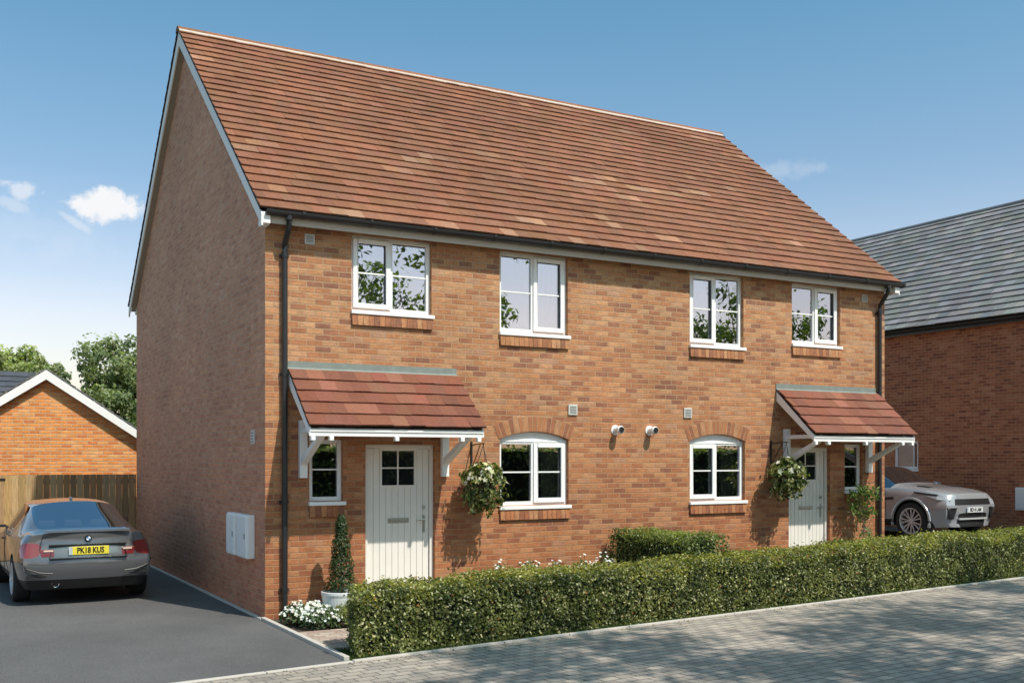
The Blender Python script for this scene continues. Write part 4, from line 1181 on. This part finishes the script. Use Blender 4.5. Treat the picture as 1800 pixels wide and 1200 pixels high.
# --- grey coupe, rear towards the road
def coupe(loc, rz):
    root = empty('parked_car', loc, rz); tag(root, 'dark grey two door coupe parked nose in on the tarmac drive', 'car')
    # rows: sill, lower, bumper, ledge, shoulder, belt, glass top, rail, roof, centre
    def S(y, xs, zs, dy=(0,)*10): return [(xs[k], y+dy[k], zs[k]) for k in range(10)]
    st = [
     S(0,   (.70,.80,.83,.82,.76,.70,.52,.44,.24,0), (.22,.36,.52,.66,.86,.965,.985,.99,.995,1.0), (.10,.03,-.02,0,.10,.085,.055,.045,.02,.012)),
     S(.22, (.76,.84,.875,.875,.83,.755,.56,.46,.24,0), (.21,.36,.52,.66,.86,.965,.998,1.003,1.01,1.012)),
     S(.50, (.78,.86,.885,.885,.85,.77,.59,.48,.25,0), (.20,.36,.53,.67,.87,.965,1.005,1.012,1.02,1.022)),
     S(.80, (.78,.86,.885,.885,.86,.775,.61,.50,.26,0), (.20,.36,.54,.69,.88,.965,1.11,1.125,1.135,1.14)),
     S(1.35,(.78,.86,.88,.885,.87,.79,.575,.515,.27,0), (.19,.36,.54,.70,.88,.955,1.285,1.33,1.365,1.375)),
     S(1.95,(.78,.86,.875,.88,.87,.80,.575,.52,.27,0), (.19,.36,.54,.70,.875,.945,1.325,1.365,1.40,1.41)),
     S(2.45,(.78,.86,.875,.88,.865,.80,.575,.51,.27,0), (.19,.36,.54,.69,.865,.935,1.315,1.35,1.38,1.39)),
     S(3.15,(.78,.86,.875,.88,.855,.78,.66,.60,.32,0), (.19,.36,.54,.68,.84,.91,.99,1.0,1.02,1.03)),
     S(3.60,(.78,.86,.88,.885,.84,.76,.58,.50,.27,0), (.20,.36,.54,.67,.80,.86,.90,.915,.935,.94)),
     S(4.15,(.76,.84,.86,.855,.80,.71,.53,.44,.24,0), (.21,.36,.52,.62,.72,.77,.80,.81,.825,.83)),
     S(4.40,(.66,.74,.76,.74,.68,.60,.46,.38,.2,0), (.22,.36,.48,.58,.66,.70,.72,.725,.73,.735), (0,.02,.04,.04,0,-.02,0,.01,.03,.04))]
    # materials: 0 body 1 underside/trim 2 tail lamp 3 side window 4 rear window 5 windscreen 6 bumper insert
    def reg(kind, i, j, c):
        if kind == 'near':
            if j == 3 and c == 0: return 2
            if j == 0: return 1
            return 0
        if kind == 'far': return 0 if j > 1 else 1
        if j == 3 and i == 0: return 2
        if j == 5 and 4 <= i <= 6: return 3
        if j >= 7 and i in (2,3): return 4
        if j == 6 and i in (2,3): return 4
        if j >= 6 and i == 6: return 5
        if j == 0: return 1
        return 0
    parts = car_shell(root, st, reg, [M['car_grey'],M['trim'],M['redlens'],M['car_glass'],M['rear_glass'],M['car_glass']],
        [('body',0),('underbody',0),('tail_lamp',1),('side_window',1),('rear_window',0),('windscreen',0)], [(.80,.32,.355),(3.49,.32,.355)], .72)
    body = parts['body'][0]
    for y in (.80, 3.49):
        for sg in (-1, 1): wheel(root, sg*.775, y, .32, .225, sg, 5)
    plate(root, -.052, .745, M['plate_yellow'], 'PK18 KUS')
    # boot shut lines, plate recess shadow as a dark bar, bumper insert
    m = MB(); m.box(-.50,.50,-.016,.03,.815,.832); m.box(-.50,.50,-.092,.02,.640,.654); m.build('boot_line_and_shadow', M['trim'], root)
    m = MB(); m.prism([(.0,.995),(.05,1.022),(.10,1.03),(.12,1.0)],'x',-.56,.56); m.build('boot_spoiler', M['car_grey'], root, bevel=.006)
    for sg in (-1, 1):
        m = MB(); a, b = sorted((sg*.50, sg*.78)); m.prism([(a,.40),(b,.40),(b,.47),(a,.425)],'y',-.022,.06); m.build('rear_reflector', M['redlens'] if False else M['trim'], root)
        m = MB(); a, b = sorted((sg*.42,sg*.60)); m.box(a+.03,b-.03,-.030,.05,.742,.762); m.build('lamp_strip', M['amber'], root)
        m = MB(); xs_ = [sg*.44, sg*.60, sg*.615, sg*.44]
        fr_ = [(xs_[0],-.040,.672),(xs_[1],-.020,.672),(xs_[2],.0,.775),(xs_[3],-.014,.765)]; bk_ = [(x_, y_+.05, z_) for x_, y_, z_ in fr_]
        m.hexa(bk_+fr_); m.build('inner_tail_lamp', M['redlens'], root, bevel=.004)
        m = MB(); m.tube([(sg*.84,.03,.60),(sg*.78,-.030,.52),(sg*.62,-.068,.465),(sg*.46,-.085,.45)],.010,6); m.build('bumper_crease', M['trim'], root)
        m = MB(); m.tube([(sg*.50,-.052,.66),(sg*.485,-.040,.70),(sg*.475,-.036,.74)],.006,5); m.build('boot_gap', M['trim'], root)
        m = MB(); m.tube([(sg*.615,.012,.78),(sg*.60,.020,.86),(sg*.58,.010,.95)],.004,5); m.build('boot_gap', M['trim'], root)
    m = MB(); m.lathe([(.042,-.05),(.048,-.055),(.050,-.03),(.050,.2)],20,axis='y',c=(-.42,.06,.30)); m.build('exhaust_pipe', M['chrome'], root, smooth=40)
    m = MB(); m.lathe([(0,0),(.041,0)],20,axis='y',c=(-.42,.04,.30)); m.build('exhaust_bore', M['ink'], root)
    # boot emblem: quartered disc in a dark ring
    m = MB(); yb = -.002
    m.lathe([(0,-.010),(.043,-.010),(.046,0),(.046,.03)],28,axis='y',c=(0,yb,.905)); e = m.build('boot_emblem', M['trim'], root, smooth=30)
    for k in range(4):
        q = MB()
        a0 = math.pi/2*k; pts = [(0,yb-.0125,.905)] + [(.029*math.cos(a0+math.pi/2*t/6), yb-.0125, .905+.029*math.sin(a0+math.pi/2*t/6)) for t in range(7)]
        q.face(list(reversed(pts))); q.build('emblem_quarter', M['roundel_white'] if k % 2 == 0 else M['roundel_blue'], e)
    m = MB(); m.prism([(1.50,1.39),(1.62,1.425),(1.66,1.425),(1.72,1.39)],'x',-.018,.018); m.build('roof_aerial', M['car_grey'], root, bevel=.008)
    m = MB(); m.box(-.05,.05,.60,.62,1.035,1.05); m.build('brake_light', M['redlens'], root)
    for sg in (-1, 1): mirror_part(root, .97, 2.86, .985, sg, M['car_grey'], 1)
    for sg in (-1, 1):
        m = MB(); m.box(min(sg*.876,sg*.884),max(sg*.876,sg*.884),1.95,1.957,.30,.93); m.box(min(sg*.882,sg*.9),max(sg*.882,sg*.9),2.02,2.2,.80,.825); m.build('door_handle', M['trim'], root)
    m = MB(); m.box(-.60,.60,.85,1.38,.93,.945); m.build('parcel_shelf', M['seat'], root)
    m = MB(); m.box(-.62,.62,1.40,1.56,.45,.98); m.build('rear_seat', M['seat'], root, bevel=.04)
    for sx in (-.36, .0, .36):
        m = MB(); m.box(sx-.12,sx+.12,1.40,1.48,.985,1.09); m.build('head_restraint', M['headrest'], root, bevel=.03)
    for sx in (-.37, .37):
        m = MB(); m.prism([(2.20,.42),(2.36,.42),(2.24,1.03),(2.12,1.03)],'x',sx-.23,sx+.23); o = m.build('front_seat', M['seat'], root, bevel=.04)
        m = MB(); m.box(sx-.12,sx+.12,2.10,2.19,1.05,1.22); m.build('head_restraint', M['seat'], o, bevel=.03)
    return root
coupe((-1.73,2.58,.012), rad(1.5))

# --- silver suv, nose towards the road
def suv(loc, rz):
    root = empty('parked_car', loc, rz); tag(root, 'silver suv parked nose out beside the red brick house', 'car')
    def S(y, xs, zs, dy=(0,)*10): return [(xs[k], y+dy[k], zs[k]) for k in range(10)]
    st = [
     S(0,   (.62,.74,.80,.80,.76,.68,.50,.42,.24,0), (.30,.42,.60,.77,.90,.985,1.005,1.01,1.015,1.02), (.06,.10,.04,.03,.06,.09,.04,.03,.01,0)),
     S(.30, (.82,.88,.92,.92,.88,.80,.56,.46,.26,0), (.28,.42,.60,.77,.93,1.04,1.075,1.08,1.085,1.09)),
     S(.62, (.84,.92,.945,.945,.92,.84,.60,.48,.27,0), (.28,.42,.62,.78,.96,1.08,1.12,1.13,1.135,1.14)),
     S(1.20,(.84,.92,.945,.945,.93,.86,.66,.54,.30,0), (.28,.42,.62,.79,.98,1.11,1.155,1.165,1.17,1.175)),
     S(1.42,(.84,.91,.93,.935,.92,.86,.70,.60,.33,0), (.28,.42,.62,.79,.98,1.11,1.18,1.20,1.21,1.215)),
     S(2.15,(.84,.91,.93,.935,.92,.87,.64,.57,.31,0), (.28,.42,.62,.78,.96,1.08,1.50,1.545,1.575,1.585)),
     S(2.90,(.84,.91,.93,.935,.92,.87,.63,.57,.31,0), (.28,.42,.62,.79,.97,1.09,1.50,1.55,1.58,1.59)),
     S(3.70,(.84,.91,.94,.945,.93,.87,.63,.56,.30,0), (.28,.42,.62,.80,.98,1.10,1.43,1.49,1.52,1.53)),
     S(4.10,(.80,.88,.91,.91,.88,.84,.62,.54,.29,0), (.30,.44,.62,.80,.98,1.10,1.36,1.42,1.45,1.46)),
     S(4.35,(.72,.80,.82,.82,.78,.74,.60,.52,.28,0), (.32,.46,.62,.80,.98,1.06,1.10,1.12,1.13,1.14))]
    def reg(kind, i, j, c):
        if kind == 'near':
            if j == 3 and c == 0: return 2
            if j == 3: return 6
            if j == 0: return 1 if c >= 2 else 0
            if j == 1 and c >= 2: return 1
            return 0
        if kind == 'far': return 0 if j > 0 else 1
        if j == 5 and 4 <= i <= 7: return 3
        if j >= 6 and i == 4: return 5
        if j >= 6 and i == 8: return 4
        if j == 0 and i > 0: return 1
        return 0
    parts = car_shell(root, st, reg, [M['car_silver'],M['trim'],M['clearlens'],M['car_glass'],M['car_glass'],M['car_glass2'],M['trim']],
        [('body',0),('underbody',0),('headlamp',1),('side_window',1),('rear_window',0),('windscreen',0),('radiator_grille',0)], [(.83,.41,.47),(3.5,.41,.47)], .72)
    for y in (.83, 3.5):
        for sg in (-1, 1): wheel(root, sg*.83, y, .405, .235, sg, 7)
    for y in (.83, 3.5):
        for sg in (-1, 1):
            m = MB(); m.tube([(sg*.935, y+.485*math.cos(a), .41+.485*math.sin(a)) for a in [math.pi*(-.08+1.16*q/24) for q in range(25)]], .032, 8, caps=True)
            m.build('wheel_arch', M['car_silver'], root, smooth=60)
    plate(root, -.06, .665, M['plate_white'], 'BD14 LAM', band=True)
    m = MB(); m.box(-.46,.46,-.035,.05,.455,.49); m.build('bumper_trim', M['alloy'], root, bevel=.006)
    for sg in (-1, 1):
        m = MB(); fr_ = [(sg*.61,-.010,.47),(sg*.72,.046,.47),(sg*.80,.036,.72),(sg*.52,-.034,.72)]; bk_ = [(x_, y_+.06, z_) for x_, y_, z_ in fr_]
        m.hexa(bk_+fr_); m.build('bumper_vent', M['trim'], root, bevel=.01)
        m = MB(); m.hexa([(sg*.58,-.02,.715),(sg*.78,.045,.715),(sg*.78,.045,.735),(sg*.58,-.02,.735),(sg*.58,-.05,.715),(sg*.78,.015,.715),(sg*.78,.015,.735),(sg*.58,-.05,.735)]); m.build('fog_lamp', M['clearlens'], root)
        m = MB(); fr_ = [(sg*.865,.24,.965),(sg*.925,.74,1.022),(sg*.925,.78,1.045),(sg*.855,.24,.992)]; bk_ = [(x_-sg*.06, y_, z_) for x_, y_, z_ in fr_]
        m.hexa(bk_+fr_); m.build('bonnet_gap', M['trim'], root)
        m = MB(); fr_ = [(sg*.70,.01,.865),(sg*.89,.20,.885),(sg*.925,.46,.955),(sg*.87,.22,.958)]; bk_ = [(x_-sg*.06, y_+.03, z_) for x_, y_, z_ in fr_]
        m.hexa(bk_+fr_); m.build('lamp_sweep', M['clearlens'], root, bevel=.004)
        m = MB(); a = sg*.935
        m.prism([(1.28,.86),(1.62,.84),(1.62,.88),(1.30,.92)],'x',min(a,a+sg*.012),max(a,a+sg*.012)); m.build('side_vent', M['trim'], root)
        m = MB(); a, b = sorted((sg*.42,sg*.56)); m.prism([(.66,1.125),(.98,1.155),(.98,1.165),(.66,1.137)],'x',a,b); m.build('bonnet_vent', M['trim'], root)
        mirror_part(root, 1.03, 1.72, 1.16, sg, M['car_silver'], -1)
        m = MB(); a = sg*.938; m.box(min(a,a+sg*.006),max(a,a+sg*.006),1.50,1.507,.40,1.05); m.box(min(a,a+sg*.02),max(a,a+sg*.02),2.35,2.56,.93,.955); m.build('door_handle', M['trim'], root)
    return root
suv((15.88,1.87,.256), rad(1))

# ------------------------------------------------------------------ trees
def tree(label, loc, h, R, seed, cz=.62, leafL=.22, clumps=60, per=70, cols=None, trunk_r=.16, squash=.85, zmin=None, group=None, name='tree'):
    r = random.Random(seed)
    root = empty(name, loc); tag(root, label, 'tree', group)
    cols = cols or [(.035,.06,.016),(.06,.09,.022),(.09,.125,.035)]
    m = MB(); t = MB(); cc = Vector((0,0,h*cz)); RZ = (h*(1-cz))
    t.tube([(0,0,0),(r.uniform(-.1,.1),r.uniform(-.1,.1),h*.3),(r.uniform(-.2,.2),r.uniform(-.2,.2),h*.6),(0,0,h*.8)],[trunk_r,trunk_r*.75,trunk_r*.5,trunk_r*.2],9)
    for k in range(clumps):
        a = r.random()*6.283; u = r.uniform(-.75,1); q = math.sqrt(max(0,1-u*u)); d = Vector((math.cos(a)*q, math.sin(a)*q, u))
        lump = 1 + .30*noise.noise(d*1.6+Vector((seed*1.7,0,0)))
        f = (.35+.65*r.random()**.5)*lump
        c = cc + Vector((d.x*R*f, d.y*R*f, d.z*RZ*f))
        if zmin and c.z < zmin: c.z = zmin + r.random()*.6
        if k % 3 == 0:
            b0 = Vector((0,0,h*r.uniform(.28,.6) if not zmin else h*r.uniform(.68,.8))); mid = (b0+c)/2+Vector((0,0,-.15)); t.tube([b0,mid,c],[trunk_r*.2,trunk_r*.12,trunk_r*.05],5)
        cr = R*r.uniform(.16,.30)*(1.25 if zmin else 1); tone = r.uniform(.75,1.25); bc = r.choice(cols)
        for _ in range(per):
            e = Vector((r.gauss(0,1), r.gauss(0,1), r.gauss(0,.75)*squash)); e = e.normalized()*(r.random()**.4)*cr
            p = c+e
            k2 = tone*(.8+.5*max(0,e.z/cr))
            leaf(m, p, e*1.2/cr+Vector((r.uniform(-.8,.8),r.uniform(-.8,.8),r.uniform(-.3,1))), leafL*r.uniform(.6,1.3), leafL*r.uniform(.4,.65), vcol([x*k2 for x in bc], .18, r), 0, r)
    m.build('crown', M['leaf'], root); t.build('trunk', M['bark'], root, smooth=50)
    return root
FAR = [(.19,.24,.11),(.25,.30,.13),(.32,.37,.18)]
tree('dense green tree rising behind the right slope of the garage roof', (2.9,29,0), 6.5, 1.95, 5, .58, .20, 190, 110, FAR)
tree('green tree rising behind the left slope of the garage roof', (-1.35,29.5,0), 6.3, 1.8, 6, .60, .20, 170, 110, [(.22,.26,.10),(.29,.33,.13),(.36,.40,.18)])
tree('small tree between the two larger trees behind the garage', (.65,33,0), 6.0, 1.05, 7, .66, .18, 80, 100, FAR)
# trees on the far side of the road: their crowns shade the paving and show in the panes
NEAR = [(.13,.17,.05),(.17,.22,.06),(.23,.28,.09)]
ROADT = [((4.5,-12.0,0),11.6,2.7,11),((8.85,-12.0,0),11.8,2.9,12),((13.6,-11.0,0),11.4,2.9,13)]
for i, (lc, h, R, sd) in enumerate(ROADT):
    tree('leafy roadside tree across the road from the houses', lc, h, R, sd, .80, .24, 46, 95, NEAR, .09, zmin=7.5, group='trees across the road', name='roadside_tree')
BACK = [((7.4,-19,0),9.2,2.8,21),((11.4,-20,0),8.7,2.6,22),((14.2,-21,0),8.8,1.8,23),((22.4,-20,0),8.2,2.3,24),((25.8,-20,0),9.6,2.3,25),((1.5,-20,0),7.4,2.6,26),((29.6,-20,0),9.0,2.4,27),((-3.5,-21,0),6.8,2.6,28)]
hedge('roadside_hedge', 'tall shrubby hedge on the far side of the road facing the houses', [(-7,-16.6),(34,-15.4)], .9, 2.3, 130, .16, [(.12,.17,.05),(.30,.36,.12),(.46,.50,.24)], 91)
for lc, h, R, sd in BACK:
    tree('leafy roadside tree across the road from the houses', lc, h, R, sd, .55, .24, 60, 45, NEAR, .18, group='trees across the road', name='roadside_tree')

# ------------------------------------------------------------------ light, sky, camera
SUN = Vector((.36,-1.0,1.5)).normalized()
sd = bpy.data.lights.new('sun', 'SUN'); sd.energy = 4.9; sd.angle = rad(.7); sd.color = (1,.93,.83)
so = bpy.data.objects.new('sun', sd); COL.objects.link(so); so.rotation_euler = (-SUN).to_track_quat('-Z','Y').to_euler()

world = bpy.data.worlds.new('World'); scene.world = world; world.use_nodes = True
wt = world.node_tree; bg = wt.nodes['Background']
def wn(typ, ins=None, **kw):
    nd = wt.nodes.new(typ)
    for k, v in kw.items(): setattr(nd, k, v)
    for k, v in (ins or {}).items():
        if isinstance(v, bpy.types.NodeSocket): wt.links.new(v, nd.inputs[k])
        else: nd.inputs[k].default_value = v
    return nd
sky = wn('ShaderNodeTexSky', sky_type='NISHITA'); sky.sun_disc = False
sky.sun_elevation = math.asin(SUN.z); sky.sun_rotation = math.atan2(SUN.x, SUN.y)
sky.air_density = 1.0; sky.dust_density = 1.8; sky.ozone_density = 1.6; sky.altitude = 50
dirv = wn('ShaderNodeTexCoord').outputs['Generated']
nz = wn('ShaderNodeTexNoise', {'Vector': dirv, 'Scale': 34.0, 'Detail': 7.0, 'Roughness': .6})
nz2 = wn('ShaderNodeTexNoise', {'Vector': dirv, 'Scale': 90.0, 'Detail': 5.0, 'Roughness': .6})
total = None
CL = [((.1338,.9653,.2200), 0.027, .0155, 0, 1.0, .55), ((.128,.9653,.2170), .020, .010, 0, .8, .4), ((.0716,.9721,.2262), .017, .0085, 0, .55, .5), ((.060,.9735,.2150), .016, .006, -.4, .3, .6), ((.1118,.9726,.2037), .018, .004, -.5, .38, .6),
      ((.6682,.6983,.2568), .05, .010, 0, .18, .7), ((.08,.98,.19), .07, .02, 0, .10, .8)]
for c, a, b, rot, op, nk in CL:
    yaw = math.atan2(c[0], c[1])
    dlt = wn('ShaderNodeVectorMath', {0: dirv, 1: c}, operation='SUBTRACT').outputs[0]
    r1 = wn('ShaderNodeVectorRotate', {'Vector': dlt, 'Angle': yaw}, rotation_type='Z_AXIS').outputs[0]
    r2 = wn('ShaderNodeVectorRotate', {'Vector': r1, 'Angle': rot}, rotation_type='Y_AXIS').outputs[0]
    sc_ = wn('ShaderNodeVectorMath', {0: r2, 1: (1/a,6.0,1/b)}, operation='MULTIPLY').outputs[0]
    ln = wn('ShaderNodeVectorMath', {0: sc_}, operation='LENGTH').outputs['Value']
    s1 = wn('ShaderNodeMath', {0: nz.outputs['Fac'], 1: 2.6, 2: -1.3}, operation='MULTIPLY_ADD').outputs[0]
    s2 = wn('ShaderNodeMath', {0: nz2.outputs['Fac'], 1: 1.2, 2: -.6}, operation='MULTIPLY_ADD').outputs[0]
    q = wn('ShaderNodeMath', {0: s1, 1: s2}, operation='ADD').outputs[0]
    q = wn('ShaderNodeMath', {0: q, 1: ln}, operation='SUBTRACT').outputs[0]
    mr = wn('ShaderNodeMapRange', {0: q, 1: -1.0-nk*.25, 2: -1.0+nk, 3: 0.0, 4: op}, interpolation_type='SMOOTHSTEP').outputs[0]
    total = mr if total is None else wn('ShaderNodeMath', {0: total, 1: mr}, operation='MAXIMUM').outputs[0]
hsv = wn('ShaderNodeHueSaturation', {'Saturation': 1.05, 'Value': 1.0, 'Color': sky.outputs[0]})
mx = wn('ShaderNodeMix', data_type='RGBA'); wt.links.new(total, mx.inputs[0]); 
tone = wn('ShaderNodeMix', data_type='RGBA', blend_type='MULTIPLY'); tone.inputs[0].default_value = 1.0; wt.links.new(hsv.outputs[0], tone.inputs[6]); 
sepd = wn('ShaderNodeSeparateXYZ', {0: dirv})
rp = wn('ShaderNodeValToRGB'); el = rp.color_ramp.elements
while len(el) < 4: el.new(.5)
for e_, (p_, c_) in zip(el, [(.02,(1.78,1.40,1.22)),(.13,(1.74,1.36,1.20)),(.25,(1.12,1.17,1.10)),(.42,(.74,1.15,1.08))]):
    e_.position = p_; e_.color = (*c_, 1)
wt.links.new(sepd.outputs['Z'], rp.inputs[0]); wt.links.new(rp.outputs[0], tone.inputs[7])
wt.links.new(tone.outputs[2], mx.inputs[6]); mx.inputs[7].default_value = (6.2,6.25,6.4,1)
wt.links.new(mx.outputs[2], bg.inputs[0]); bg.inputs[1].default_value = .15

cam = bpy.data.cameras.new('camera'); co = bpy.data.objects.new('camera', cam); COL.objects.link(co)
co.location = (-3.691,-12.881,2.02); co.rotation_euler = (rad(90),0,-rad(29.263))
cam.sensor_width = 36; cam.lens = 36*1840/1800; cam.shift_y = 205/1800; cam.clip_start = .1; cam.clip_end = 2000
scene.camera = co
scene.render.resolution_x, scene.render.resolution_y = 1024, 682
scene.view_settings.view_transform = 'Standard'; scene.view_settings.look = 'None'; scene.view_settings.exposure = 0; scene.view_settings.gamma = 1
